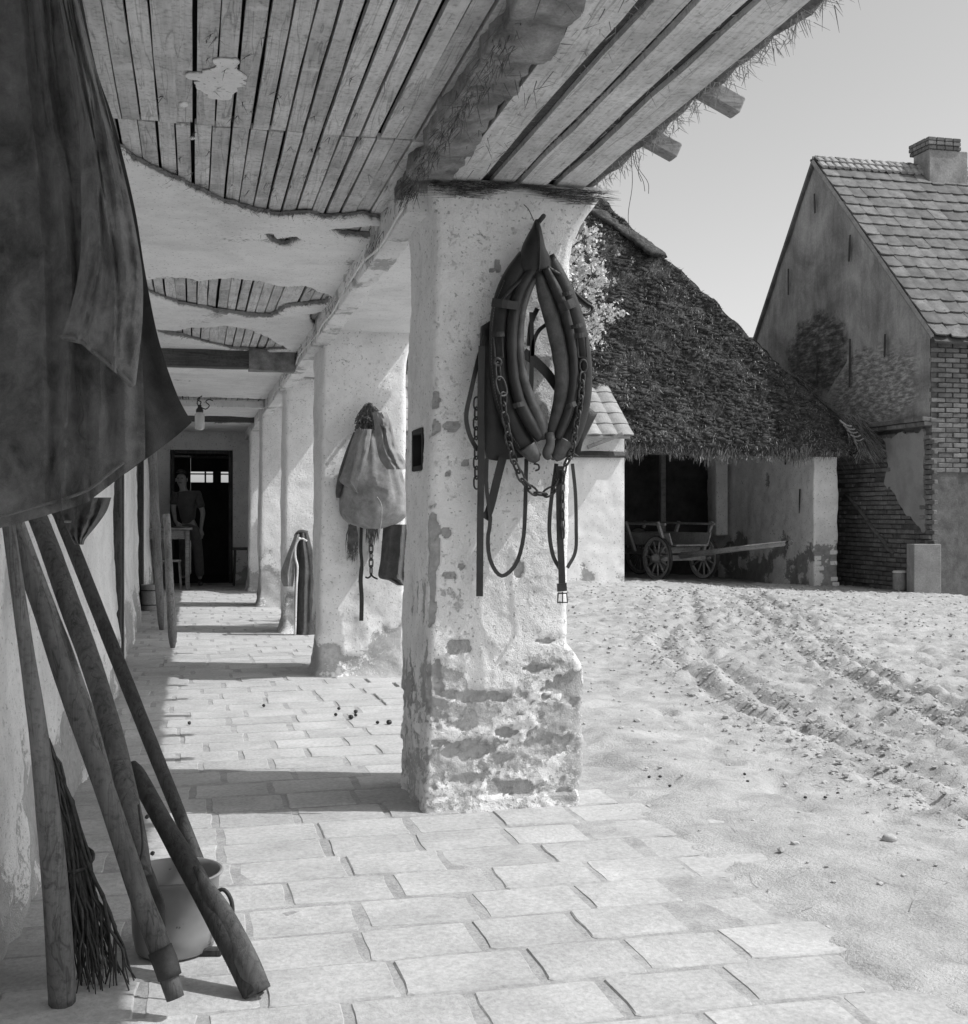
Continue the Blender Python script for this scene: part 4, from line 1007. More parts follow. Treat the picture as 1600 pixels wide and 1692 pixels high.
# lower wall: mortar bed, bricks standing proud, plaster left at the corner
M_MORTAR = simple('old_mortar', 0.10, 0.20, 6, 40, rough=0.97, bump=0.6, bdist=0.01, vary=0)
mb = MB(); mb.box((XG + 0.25, (YF + YBk) / 2, zcor / 2 - 0.1), (0.22, (YBk - YF) / 2, zcor / 2 + 0.08)); low_wall = obj('lower_wall', mb, M_MORTAR, parent=gh)
for r, dz in enumerate((0.0, 0.07)):
    mb = MB(); n = 0
    for k in range(14):
        yy = YF + 0.12 + 0.25 * k
        mb = MB(); mb.bbox((XG - 0.02 - 0.03 * r, yy, zcor - 0.04 + dz - 0.07), (0.08, 0.118, 0.031), 0.006); obj('brick', mb, M_BRICK, parent=low_wall)
pl_poly = [pX(u, v, XG)[1:] for u, v in ((1462, 722), (1528, 712), (1530, 880), (1500, 850), (1480, 815), (1463, 800), (1470, 760))]
br0 = None; nb = 0
zr = -0.14; row = 0
while zr < zcor - 0.2:
    yy = YF + (0.0 if row % 2 else 0.125)
    while yy < 18.35:
        Pq = np.array([[yy, zr, 0]])
        if poly_sdf(Pq, pl_poly)[0] > -0.02 and nb < 298 and rnd.rand() > 0.05:
            if br0 is None:
                mb = MB(); mb.bbox((0, 0, 0), (0.03, 0.117, 0.031), 0.007); br0 = obj('brick', mb, M_BRICK, parent=low_wall, local=True); o = br0
            else: o = copy_of(br0, low_wall)
            o.location = (XG + 0.012 + rnd.uniform(-.012, .012) - XG, yy - YF, zr + 0.1); o.rotation_euler = (rnd.uniform(-.015, .015), 0, rnd.uniform(-.03, .03)); nb += 1
        yy += 0.25
    zr += 0.0745; row += 1
ymn = min(q[0] for q in pl_poly); ymx = max(q[0] for q in pl_poly); zmn = min(q[1] for q in pl_poly); zmx = max(q[1] for q in pl_poly)
mb = clip_sheet(np.arange(ymn - .1, ymx + .1, 0.04), np.arange(zmn - .1, zmx + .1, 0.04), lambda P: -poly_sdf(P, pl_poly) + 0.06 * fbm(P, 4, 4, 9), lambda P: np.full(len(P), 0.0), lambda P: 0.045 + 0.006 * fbm(P, 5, 3, 4), lambda P: 0.0 + 0.3 * fbm(P, 2, 3, 4))
V, F_, A_ = mb.arrays(); mb2 = MB(); mb2.add(np.stack([XG + 0.02 - V[:, 2], V[:, 0], V[:, 1]], 1), [q[::-1] for q in F_], 0 * A_)
obj('plaster', mb2, limewash('corner_plaster', 0.34, 0.24, adobe=(0.14, 0.2), fine=0.5), parent=low_wall, smooth=True, attr='peel', flat_angle=40)
# diagonal scar of a removed lean-to roof
a, b = pX(1398, 815, XG - 0.02), pX(1478, 915, XG - 0.02); mb = MB(); mb.sweep(np.linspace(a, b, 12) + 0.01 * np.random.RandomState(2).randn(12, 3), 0.03, 0.05, seg=6, n=(-1, 0, 0)); obj('roof_scar', mb, M_MORTAR, parent=low_wall, smooth=True)
# front wall (towards the yard, seen at the picture's edge)
mb = MB(); mb.box((XG + 3.0, YF + 0.24, 1.75), (2.98, 0.22, 1.95)); fw = obj('front_wall', mb, M_MORTAR, parent=gh)
fb0 = None
for r in range(26):
    for k in range(4):
        x = XG + 0.06 + 0.25 * k + (0.125 if r % 2 else 0)
        if fb0 is None:
            mb = MB(); mb.bbox((0, 0, 0), (0.117, 0.03, 0.031), 0.007); fb0 = obj('brick', mb, M_BRICK, parent=fw, local=True); o = fb0
        else: o = copy_of(fb0, fw)
        o.location = (x - XG + 0.06, 0.012 + rnd.uniform(-.008, .008), 1.75 + 0.0745 * r + 0.1)
for (u0, v0, u1, v1) in ((1346, 320, 1347, 352), (1405, 388, 1403, 432), (1303, 444, 1303, 487), (1350, 586, 1350, 636), (1405, 560, 1404, 640), (1463, 552, 1462, 590)):
    a, b = pX(u0, v0, XG - 0.05), pX(u1, v1, XG - 0.05); m_ = (a + b) / 2
    mb = MB(); mb.sweep(np.array([a, a * .75 + b * .25, m_, a * .3 + b * .7, b]), [0.018, 0.026, 0.034, 0.026, 0.018], [0.012] * 5, seg=6, n=(-1, 0, 0)); obj('wall_anchor', mb, M_IRON, parent=gable)
# roof with tiles
def slope_pt(s, x): 
    y = YR - 0.05 - s * math.cos(pr); return np.array([x, y, ZR + 0.05 - s * math.sin(pr)])
pr = math.atan(1.02)
mb = MB(); c = slope_pt(2.5, XG + 3.0); ax = np.array([[1, 0, 0], [0, math.cos(pr), math.sin(pr)], [0, -math.sin(pr), math.cos(pr)]]); mb.box(c - ax[2] * 0.05, (3.06, 2.6, 0.02), ax)
roof = obj('roof', mb, M_DARKWOOD, parent=gh)
mb = MB(); prb = math.atan(1.24); ax2 = np.array([[1, 0, 0], [0, math.cos(prb), -math.sin(prb)], [0, math.sin(prb), math.cos(prb)]]); c2 = np.array([XG + 3.0, YR + 1.75, ZR - 1.75 * 1.24 + 0.04]); mb.box(c2, (3.06, 2.85, 0.03), ax2); obj('back_slope', mb, M_TILE, parent=roof)
T0 = None; nt = 0; NROW = 17; pitch = 0.298; org = np.array([XG, YF, -0.1])
for r in range(NROW):
    s = 5.02 - pitch * r; off = 0.5 * (r % 2) * 0.0 + rnd.uniform(-.01, .01)
    xmax = 11.15 + (13.9 - 11.15) * r / NROW
    x = XG - 0.03 + off
    while x < xmax + 0.3:
        p = slope_pt(s, x + 0.125) + ax[2] * 0.035 - org
        if T0 is None: T0 = obj('roof_tile', tile_mesh(0.250, 0.40, 0.022, 0.010), M_TILE, parent=roof, local=True); o = T0
        else: o = copy_of(T0, roof)
        o.location = p.tolist(); p = p + np.array([0, -math.cos(pr), -math.sin(pr)]) * rnd.uniform(-.015, .02) * (1 + 2 * (rnd.rand() < .05)); o.location = p.tolist(); o.rotation_euler = (pr - 0.085 + rnd.uniform(-.02, .02), rnd.uniform(-.035, .035), rnd.uniform(-.045, .045)); nt += 1
        x += 0.256
# ridge tiles (two narrow pale rows) 
R0 = None
for rr in range(2):
    for k in range(24):
        mbx = MB(); 
        if R0 is None:
            mbx.sweep([(0, -0.0, 0), (0, 0.18, 0)], 0.066, 0.028, seg=8, n=(0, 0, 1)); R0 = obj('ridge_tile', mbx, M_TILE2, parent=roof, local=True); o = R0
        else: o = copy_of(R0, roof)
        p = slope_pt(0.30 - 0.16 * rr, XG + 0.03 + 0.14 * k) + ax[2] * (0.055 + 0.012 * rr) - org
        o.location = p.tolist(); o.rotation_euler = (pr - 0.08, 0, rnd.uniform(-.04, .04) + 0.12)
for k in range(10):
    mb = MB(); x = XG + 0.36 * k; mb.sweep([(x - 0.02, YR - 0.05, ZR + 0.065 + 0.012), (x + 0.35, YR - 0.05, ZR + 0.065 - 0.01)], 0.09, 0.055, seg=10, n=(0, 0, 1)); obj('ridge_cap', mb, M_TILE, parent=roof)
mb = MB(); vp = np.array([slope_pt(s, XG - 0.06) - ax[2] * 0.03 for s in np.linspace(0, 5.0, 12)]); mb.sweep(vp, 0.03, 0.045, seg=4, n=ax[2]); obj('verge', mb, M_TILE2, parent=roof)
# chimney
M_CHIM = simple('sooty_render', 0.20, 0.40, 4, 35, rough=0.95, bump=0.7, bdist=0.01, vary=0.2)
cx0, cx1 = pY(1528, 260, 18.75)[0], pY(1592, 260, 18.75)[0]; ztop = pY(1510, 229, 18.75)[2]
mb = MB(); mb.bbox(((cx0 + cx1) / 2, 18.85, (6.6 + ztop) / 2 - 0.1), ((cx1 - cx0) / 2, 0.24, (ztop - 6.6) / 2 - 0.1), 0.015); chim = obj('chimney', mb, M_CHIM, parent=gh)
nbk = 0
for r in range(3):
    ex = 0.05 - 0.02 * (r == 0)
    for side in range(2):
        for k in range(4):
            if side == 0: c, hf = ((cx0 - ex + 0.085 + 0.165 * k, 18.85 - 0.24 - ex + 0.05, ztop - 0.17 + 0.07 * r), (0.076, 0.05, 0.031))
            else: c, hf = ((cx0 - ex + 0.05, 18.85 - 0.12 + 0.125 * k, ztop - 0.17 + 0.07 * r), (0.05, 0.058, 0.031))
            mb = MB(); mb.bbox(c, hf, 0.008); obj('brick', mb, M_BRICK, parent=chim)
# far roof glimpsed between the thatch and the gable
far = thing('distant_roof_house', 'far low roof peeping between the thatch and the gable', 'house', (9.0, 34, 0))
q = px(1240, 557, 36); mb = MB(); mb.add([(q[0] - 6, q[1], q[2]), (q[0] + 6, q[1], q[2]), (q[0] + 6, q[1] - 4, q[2] - 4), (q[0] - 6, q[1] - 4, q[2] - 4), (q[0] - 6, q[1] + 4, q[2] - 4), (q[0] + 6, q[1] + 4, q[2] - 4)], [(0, 3, 2, 1), (0, 1, 5, 4)]); obj('roof', mb, M_TILE, parent=far)
mb = MB(); mb.box((q[0], q[1], (q[2] - 4) / 2), (5.8, 3.7, (q[2] - 4) / 2 + 0.1)); obj('wall', mb, M_WASHFAR, parent=far)

# ------------------------------------------------------------------ things by the gable
M_CONC = simple('grey_concrete', 0.30, 0.42, 5, 50, rough=0.92, bump=0.4, vary=0.1)
bse = pZ(1512, 984, -0.11); 
tank = thing('water_trough', 'tall pale concrete tank at the foot of the gabled house', 'tank', (9.35, 13.9, -0.12))
zt_ = px(1512, 899, np.dot(pZ(1512, 984, -0.11) - CP, FW))[2]
dd = float(np.dot(pZ(1525, 986, -0.11) - CP, FW)); l0 = px(1511, 985, dd); l1 = px(1556, 985, dd); hgt = (985 - 899) * mpp(dd)
W_ = np.linalg.norm(l1 - l0) / 2; cc = (l0 + l1) / 2 + FW * 0.16
tank.location = cc.tolist(); tank.location[2] = l0[2]
A3 = np.array([RT, FW, UP])
mb = MB()
for sgn in (-1, 1):
    mb.bbox(cc + RT * sgn * (W_ - 0.034) + UP * (hgt / 2 - 0.026), (0.03, 0.09, hgt / 2 + 0.02), 0.006, A3)
    mb.bbox(cc + FW * sgn * (0.16 - 0.033) + UP * (hgt / 2 - 0.024), (W_ - 0.002, 0.03, hgt / 2 + 0.022), 0.006, A3)
obj('tank_wall', mb, M_CONC, parent=tank)
mb = MB(); mb.bbox(cc + UP * (hgt - 0.10), (W_ - 0.065, 0.09, 0.01), 0.004, A3); obj('water', mb, simple('dark_water', 0.02, 0.03, 2, 8, rough=0.08, bump=0.05, vary=0), parent=tank)
def milk_can(u, v, hpx, wpx, label, lid):
    b = px(u, v, 18.0); dpt = 18.0; s = mpp(dpt); hh, rr = hpx * s, wpx * s / 2
    o = thing('milk_can', label, 'can', b, 'cans by the gable')
    mb = MB(); mb.lathe(b, [(0.0, 0), (rr * 0.96, 0), (rr, 0.02), (rr, hh * 0.80), (rr * 0.95, hh * 0.86), (rr * 0.8, hh * 0.9), (rr * 0.8, hh * 0.93), (0, hh * 0.93)], 20); obj('body', mb, M_CONC, parent=o, smooth=True, flat_angle=40)
    if lid:
        mb = MB(); mb.lathe(b, [(0, hh * 0.90), (rr * 1.05, hh * 0.885), (rr * 1.12, hh * 0.93), (rr * 0.9, hh), (0, hh * 1.02)], 20); obj('lid', mb, simple('white_cloth_lid', 0.7, 0.8, 9, 60, vary=0), parent=o, smooth=True)
    mb = MB(); mb.torus(b + UP * hh * 0.72 + RT * rr, rr * 0.28, rr * 0.05, A3[[1, 2, 0]], 10, 5); obj('handle', mb, M_IRON, parent=o, smooth=True)
milk_can(1487, 975, 32, 22, 'short grey can with a white cover beside the gable corner', True)
milk_can(1503, 973, 25, 18, 'smaller dark grey can behind the white covered one', False)

# ------------------------------------------------------------------ wagon in the shed
M_CART = wood('grey_cart_wood', 0.22, 0.46, 0, vary=0.3)
dW = 19.9; cA = px(1125, 917, dW)
gW = px(1083, 951, 19.7)[2]
th = math.radians(30); axl = RT * math.cos(th) + FW * math.sin(th); fwd = RT * math.sin(th) - FW * math.cos(th)
zg = float(ground_h(np.array([cA[0]]), np.array([cA[1]]))[0]); Rw = 0.355; half = 0.49
cart = thing('wagon', 'old wooden farm wagon with spoked wheels and long drawbar parked in the shed', 'wagon', (cA[0], cA[1], zg))
WC = np.array([cA[0], cA[1], zg + Rw])
def wheel(center, R):
    AX = np.array([fwd, UP, axl]); w = bpy.data.objects.new('wheel', None); COL.objects.link(w); w.parent = cart
    mb = MB(); 
    mb.lathe(center, [(R - 0.055, -0.025), (R - 0.003, -0.028), (R - 0.003, 0.028), (R - 0.055, 0.025), (R - 0.055, -0.025)], 32, AX); obj('rim', mb, M_CART, parent=w)
    mb = MB(); mb.lathe(center, [(R - 0.002, -0.03), (R + 0.010, -0.03), (R + 0.010, 0.03), (R - 0.002, 0.03), (R - 0.002, -0.03)], 32, AX); obj('iron_tyre', mb, M_IRON, parent=w)
    mb = MB(); mb.lathe(center, [(0, -0.13), (0.04, -0.13), (0.05, -0.10), (0.075, -0.05), (0.08, 0.03), (0.055, 0.11), (0.04, 0.14), (0, 0.14)], 16, AX); obj('hub', mb, M_CART, parent=w, smooth=True, flat_angle=40)
    for k in range(11):
        a = 2 * math.pi * k / 11 + 0.2; dr = fwd * math.cos(a) + UP * math.sin(a)
        mb = MB(); mb.sweep([center + dr * 0.07, center + dr * R * 0.55, center + dr * (R - 0.045)], [0.022, 0.018, 0.016], [0.016, 0.014, 0.013], seg=6, n=axl); obj('spoke', mb, M_CART, parent=w, smooth=True)
for sgn in (-1, 1): wheel(WC + axl * sgn * half, Rw)
for sgn in (-1, 1): wheel(WC - fwd * 1.75 + axl * sgn * half + UP * 0.06, Rw + 0.06)
def cpart(name, pts, r, rb=None, mat=None, n=(0, 0, 1), square=True, seg=6):
    mb = MB(); mb.sweep(np.array(pts), r, rb, n=n, square=square, seg=seg); obj(name, mb, mat or M_CART, parent=cart)
cpart('axle', [WC - axl * half, WC + axl * half], 0.05, 0.045)
cpart('axle', [WC - fwd * 1.75 - axl * half + UP * .06, WC - fwd * 1.75 + axl * half + UP * .06], 0.05, 0.045)
cpart('bolster', [WC - axl * 0.42 + UP * 0.13, WC + axl * 0.42 + UP * 0.13], 0.05, 0.05)
cpart('reach_pole', [WC - fwd * 1.9 + UP * 0.09, WC + fwd * 0.2 + UP * 0.06], 0.045, 0.04)
tip = px(1306, 897, 17.0)
cpart('drawbar', smooth_path([WC + UP * 0.02 - fwd * 0.1, WC + (tip - WC) * 0.5 + UP * 0.02, tip], 10), np.linspace(0.055, 0.036, 10), np.linspace(0.05, 0.034, 10), square=False, seg=8)
cpart('drawbar_iron', [tip - (tip - WC) * 0.02, tip + (tip - WC) * 0.004], 0.042, 0.042, M_IRON, square=False, seg=8)
mb = MB(); mb.torus(tip - UP * 0.06 - (tip - WC) * 0.03, 0.03, 0.008, np.array([axl, UP, fwd]), 12, 5); obj('drawbar_ring', mb, M_IRON, parent=cart, smooth=True)
cpart('floor_board', [WC - fwd * 1.95 + UP * 0.215, WC + fwd * 0.3 + UP * 0.215], 0.34, 0.014)
for sgn in (-1, 1):
    b0 = WC + axl * sgn * 0.36 + UP * 0.2
    cpart('side_board', [b0 - fwd * 1.9 + UP * 0.12 + axl * sgn * .05, b0 + fwd * 0.25 + UP * 0.12 + axl * sgn * .05], 0.012, 0.10, n=(UP + 0.35 * axl * sgn))
    for k, f in enumerate((0.12, -0.75, -1.7)):
        s0 = WC + axl * sgn * 0.38 + fwd * f + UP * 0.10; cpart('stake', [s0, s0 + UP * 0.50 + axl * sgn * 0.20], 0.026, 0.022)
    cpart('ladder_rail', [b0 - fwd * 1.9 + UP * 0.38 + axl * sgn * .17, b0 + fwd * 0.25 + UP * 0.36 + axl * sgn * .16], 0.022, 0.022, square=False)

# ------------------------------------------------------------------ blossoming tree behind the first pillar
M_BARK = simple('bark', 0.06, 0.14, 12, 60, bump=0.8, vary=0)
M_BLOSSOM = simple('blossom', 0.86, 0.92, 10, 60, rough=0.6, bump=0, vary=0)
M_LEAF = simple('young_leaf', 0.10, 0.22, 10, 60, rough=0.6, bump=0, vary=0)
dT_ = 12.0
tb = px(905, 1000, dT_); tb[2] = float(gz(tb[0], tb[1]))
tree = thing('blossom_tree', 'fruit tree in white blossom behind the nearest pillar', 'tree', tb)
tr = np.random.RandomState(8)
mbt = MB(); mbl = MB(); mbb = MB()
top = px(905, 430, dT_); trunk = smooth_path([tb, tb + [0.03, 0.02, 0.9], px(900, 620, dT_), px(905, 520, dT_), top], 16); mbt.sweep(trunk, np.linspace(0.075, 0.03, 16), seg=8)
def flower(c, s):
    n = tr.randn(3); n /= np.linalg.norm(n); a = np.cross(n, [0.3, 0.7, 0.2]); a /= np.linalg.norm(a); b = np.cross(n, a)
    for k in range(5):
        w = 2 * math.pi * k / 5; r1 = a * math.cos(w) + b * math.sin(w); r2 = a * math.cos(w + .5) + b * math.sin(w + .5); r0 = a * math.cos(w - .5) + b * math.sin(w - .5)
        mbb.add([c, c + r0 * s * .7 + n * s * .15, c + r1 * s + n * s * .3, c + r2 * s * .7 + n * s * .15], [(0, 1, 2, 3)])
ends = [(960, 352), (985, 385), (975, 420), (1000, 425), (955, 425), (968, 448), (998, 470), (955, 470), (975, 500), (1012, 520), (990, 540), (958, 525), (985, 560), (960, 500), (1020, 515), (950, 400), (992, 455), (945, 350), (965, 560), (940, 440), (935, 500), (920, 380), (880, 380), (860, 430), (850, 500), (870, 350), (905, 320)]
for k, (u, v_) in enumerate(ends):
    e = px(u, v_, dT_ + tr.uniform(-.5, .5)); s0 = trunk[tr.randint(7, 15)]; m_ = (s0 + e) / 2 + tr.uniform(-.06, .06, 3) + [0, 0, 0.05]; br = smooth_path([s0, m_, e], 10)
    mbt.sweep(br, np.linspace(0.016, 0.004, 10), seg=5)
    for j in range(26):
        p = br[tr.randint(5, 10)] + tr.randn(3) * 0.040
        for q in range(5): flower(p + tr.randn(3) * 0.018, tr.uniform(0.015, 0.024))
    for j in range(12):
        tw = br[tr.randint(3, 10)]; d = tr.randn(3) * 0.10 + [0, 0, 0.04]; mbt.sweep([tw, tw + d * .6, tw + d], [0.004, 0.003, 0.002], seg=4)
        for q in range(3): flower(tw + d + tr.randn(3) * 0.014, tr.uniform(0.010, 0.016))
        l = tr.randn(3) * 0.022; w = np.cross(l, tr.randn(3)); w = w / np.linalg.norm(w) * 0.008; mbl.add([tw + d, tw + d + l * .5 + w, tw + d + l, tw + d + l * .5 - w], [(0, 1, 2, 3)])
obj('trunk', mbt, M_BARK, parent=tree, smooth=True); crown = obj('crown', mbb, M_BLOSSOM, parent=tree); obj('leaves', mbl, M_LEAF, parent=crown)

# ------------------------------------------------------------------ horse collar and harness on the first pillar
def leather(name, lo, hi, rough=0.5, sc=14):
    t = NT(name); v = t.coords(rand=False); n1 = t.noise(v, sc, 6, 0.6); n2 = t.noise(v, 140, 4, 0.65); n0 = t.noise(v, 4, 4, 0.5)
    c = t.ramp(n1, [(0.3, lo), (0.72, hi)]); c = t.mix(t.ramp(n0, [(0.55, 0), (0.75, 0.6)]), c, hi * 1.5); c = t.mix(0.5, c, t.ramp(n2, [(0.3, 0.45), (0.7, 1)]), 'MULTIPLY')
    t.b.inputs['Specular IOR Level'].default_value = 0.4
    return t.finish(c, rough, t.bump(t.math('ADD', n1, t.math('MULTIPLY', n2, 0.5)), 0.45, 0.004))
M_LEATHER = leather('dark_leather', 0.012, 0.035, 0.42)
M_PAD = leather('worn_leather_pad', 0.03, 0.13, 0.45)
M_STRAP = leather('strap_leather', 0.016, 0.045, 0.5)
def h5(x, y, off): return pY(640 + x / 2.4175, 340 + y / 2.4175, Y1 - off)
K5 = 4.32 / FPX / 2.4175
def tube5(rows, off, n=26, flat=None, bulge=0.0):
    r = smooth_path(rows, n); P = np.array([h5(x, y, off + bulge * math.sin(math.pi * k / (n - 1))) for k, (x, y, w) in enumerate(r)]); return P, r[:, 2] * K5
collar = thing('horse_collar', 'dark leather horse collar with hames, chains and straps hung on the nearest pillar', 'horse collar', h5(600, 1570, 0.05))
def cpiece(name, rows, off, ratio, mat, seg=12, bulge=0.0, n=30, parent=None, wrinkle=0.0):
    P, r = tube5(rows, off, n, bulge=bulge); mb = MB()
    if wrinkle: r = r * (1 + wrinkle * np.sin(np.arange(n) * 2.1) * np.random.RandomState(n).rand(n))
    mb.sweep(P, r, np.asarray(ratio) if np.ndim(ratio) else (r * ratio if ratio < 5 else ratio), seg=seg, n=(0, -1, 0)); return obj(name, mb, mat, parent=parent or collar, smooth=True)
fl = lambda th: np.full(30, th)
Lh = [(560, 205, 42), (505, 300, 52), (468, 400, 52), (450, 520, 46), (450, 640, 44), (468, 760, 46), (508, 880, 46), (560, 965, 42), (600, 1005, 18)]
Rh = [(640, 205, 30), (690, 300, 36), (735, 410, 40), (766, 530, 42), (785, 640, 36), (782, 760, 36), (755, 870, 40), (705, 960, 46), (652, 995, 26)]
hl = cpiece('housing', Lh, 0.075, fl(0.034), M_LEATHER); hr = cpiece('housing', Rh, 0.075, fl(0.034), M_LEATHER)
cpiece('outer_roll', [(590, 240, 20), (535, 330, 25), (506, 430, 25), (497, 550, 23), (505, 680, 23), (532, 790, 25), (577, 880, 26), (612, 935, 17)], 0.115, 1.0, M_LEATHER, wrinkle=0.05)
cpiece('inner_roll', [(588, 290, 12), (548, 380, 18), (530, 480, 19), (530, 600, 20), (547, 700, 22), (580, 800, 25), (613, 880, 27), (622, 935, 19)], 0.098, 1.0, M_PAD, wrinkle=0.06)
cpiece('inner_roll', [(602, 265, 22), (634, 370, 33), (668, 480, 38), (694, 600, 38), (703, 700, 36), (690, 800, 33), (668, 880, 28), (652, 930, 19)], 0.098, 0.8, M_PAD, wrinkle=0.05)
cpiece('outer_roll', [(628, 240, 17), (675, 340, 23), (712, 440, 23), (737, 560, 21), (746, 680, 21), (733, 780, 21), (705, 870, 21), (680, 930, 18)], 0.118, 1.0, M_LEATHER, wrinkle=0.05)
# peaked cap
P, r = tube5([(597, 56, 7), (596, 90, 20), (590, 130, 36), (585, 175, 52), (590, 225, 70), (596, 262, 66)], 0.09, 24)
mb = MB(); mb.sweep(P, r, np.concatenate([np.linspace(0.012, 0.05, 12), np.full(12, 0.052)]), seg=16, n=(0, -1, 0)); cap = obj('peak_cap', mb, M_LEATHER, parent=collar, smooth=True)
mb = MB(); mb.sweep(smooth_path([h5(597, 60, 0.115), h5(608, 130, 0.15), h5(610, 200, 0.15), h5(606, 262, 0.145)], 12), 0.004, 0.006, seg=6); obj('cap_seam', mb, M_STRAP, parent=cap, smooth=True)
for sg, pts in ((0, [(606, 225), (560, 280), (500, 330), (450, 390)]), (1, [(612, 225), (650, 250), (690, 275)])):
    mb = MB(); mb.sweep(smooth_path([h5(x, y, 0.125) for x, y in pts], 12), 0.007, 0.006, seg=6); obj('cap_edge', mb, M_STRAP, parent=cap, smooth=True)
# stubs at the throat
cpiece('throat_end', [(560, 960, 40), (585, 1000, 32), (600, 1022, 14)], 0.11, 0.8, M_PAD); cpiece('throat_end', [(650, 905, 18), (652, 950, 20), (640, 990, 22), (650, 1012, 12)], 0.12, 0.9, M_PAD)
cpiece('throat_end', [(715, 940, 40), (690, 985, 34), (668, 1012, 16)], 0.11, 0.7, M_PAD)
# bands across the hames
def band5(a, b, w, off, parent=None, mat=None, name='band', t=0.004):
    mb = MB(); p = np.array([h5(*a, off), h5((a[0] + b[0]) / 2, (a[1] + b[1]) / 2, off + 0.012), h5(*b, off)]); mb.sweep(smooth_path(p, 6), w * K5, t, n=(0, -1, 0), square=True); return obj(name, mb, mat or M_PAD, parent=parent or collar)
for a, b, w, hp in (((418, 385), (520, 400), 17, hl), ((690, 410), (748, 385), 19, hr), ((735, 485), (785, 475), 8, hr), ((700, 355), (742, 345), 8, hr), ((505, 800), (545, 790), 10, hl), ((718, 805), (752, 790), 10, hr)): band5(a, b, w, 0.145, hp, M_STRAP)
# hame loop sticking out to the right
mb = MB(); pts = smooth_path([h5(735, 335, 0.06), h5(790, 385, 0.05), h5(818, 405, 0.05), h5(812, 428, 0.055), h5(780, 438, 0.06)], 16); mb.sweep(pts, 0.006, 0.012, seg=6); obj('terret_loop', mb, M_STRAP, parent=collar, smooth=True)
mb = MB(); mb.sweep(smooth_path([h5(760, 365, 0.05), h5(795, 390, 0.045), h5(812, 402, 0.045)], 8), 0.014, 0.006, n=(0, -1, 0), square=True); obj('terret_strap', mb, M_LEATHER, parent=collar)
for rows_, hh_ in ((Lh, hl), (Rh, hr)):                     # stitching along the housings
    mb = MB(); R_ = smooth_path(rows_[1:-1], 64)
    for k, (x, y, w) in enumerate(R_):
        for sg in (-0.72, 0.72): mb.box(h5(x + sg * w, y, 0.075 + 0.0265), (0.0012, 0.0016, 0.0035))
    obj('stitching', mb, M_PAD, parent=hh_, kind='stuff')
# saddle pad and back straps behind the collar on the left
def panel5(name, outline, off, th, mat, parent=collar, bul=0.02):
    o = np.array([h5(x, y, off) for x, y in outline]); c = o.mean(0); m = len(o); V = [c + [0, -bul, 0]]; F = []
    ring1 = c + (o - c) * 0.6 + [0, -bul * 0.8, 0]; back = o + [0, th, 0]
    V = np.vstack([[c + [0, -bul, 0]], ring1, o, back]); 
    for j in range(m):
        k = (j + 1) % m; F += [(0, 1 + k, 1 + j), (1 + j, 1 + k, 1 + m + k, 1 + m + j), (1 + m + j, 1 + m + k, 1 + 2 * m + k, 1 + 2 * m + j)]
    F.append(tuple(range(1 + 2 * m, 1 + 3 * m)))
    return obj(name, MB().add(V, F), mat, parent=parent, smooth=True, flat_angle=50)
panel5('saddle_pad', [(378, 480), (370, 640), (375, 760), (385, 900), (400, 1010), (440, 1018), (545, 1005), (530, 900), (470, 760), (440, 600), (425, 450)], 0.03, 0.02, M_LEATHER)
panel5('saddle_flap', [(735, 880), (770, 850), (800, 800), (840, 830), (810, 890), (780, 950), (768, 1000), (745, 985)], 0.03, 0.015, M_LEATHER)
def strap(pts, w, off, mat=M_STRAP, th=0.0022, name='strap', n=26, twist=None, parent=None):
    offs = off if np.ndim(off) else [off] * len(pts); P = smooth_path([h5(x, y, o) for (x, y), o in zip(pts, offs)], n); mb = MB(); mb.sweep(P, w * K5, th, n=(0, -1, 0), square=True); return obj(name, mb, mat, parent=parent or collar)
strap([(392, 520), (362, 620), (335, 740), (316, 830), (322, 890), (340, 940), (362, 975)], 9, [0.05, .06, .08, .09, .08, .07, .05])
strap([(378, 560), (374, 800), (376, 1000), (372, 1250), (369, 1560)], 14, 0.085, M_LEATHER)
strap([(398, 1010), (396, 1120), (412, 1250), (402, 1330), (410, 1410), (440, 1468), (472, 1475), (515, 1430), (540, 1350), (550, 1250), (556, 1010)], 8, [0.06, .07, .08, .075, .07, .07, .07, .07, .07, .07, .06])
strap([(462, 1005), (440, 1090), (410, 1210), (390, 1250)], 17, [0.06, .06, .065, .07], M_LEATHER)
strap([(676, 1030), (655, 1180), (648, 1300), (662, 1395), (690, 1450)], 8, 0.075)
strap([(740, 1030), (752, 1150), (755, 1280), (752, 1380), (720, 1446)], 7, [0.07, .07, .07, .07, .08])
bs = strap([(690, 1040), (688, 1150), (690, 1300), (696, 1430), (699, 1515)], 14, 0.095, M_LEATHER)
strap([(697, 1508), (699, 1540)], 20, 0.102, M_LEATHER, 0.005, 'strap_keeper', 4)
mb = MB(); bx_ = np.array([h5(683, 1548, .1), h5(717, 1548, .1), h5(720, 1585, .1), h5(681, 1585, .1)])
mb.sweep(np.vstack([bx_, bx_[:1]]), 0.0032, 0.003, seg=6); mb.sweep([h5(700, 1542, .104), h5(701, 1588, .104)], 0.0022, seg=5); obj('buckle', mb, M_IRON, parent=collar)
# straps seen through the opening
strap([(576, 425), (578, 560), (576, 700), (572, 770)], 9, 0.05, M_LEATHER); strap([(545, 585), (590, 620), (640, 670), (690, 740)], 20, 0.045, M_LEATHER); strap([(640, 470), (605, 500), (585, 545), (580, 600)], 8, 0.05)
strap([(600, 410), (575, 470), (566, 560)], 10, 0.04, M_LEATHER)
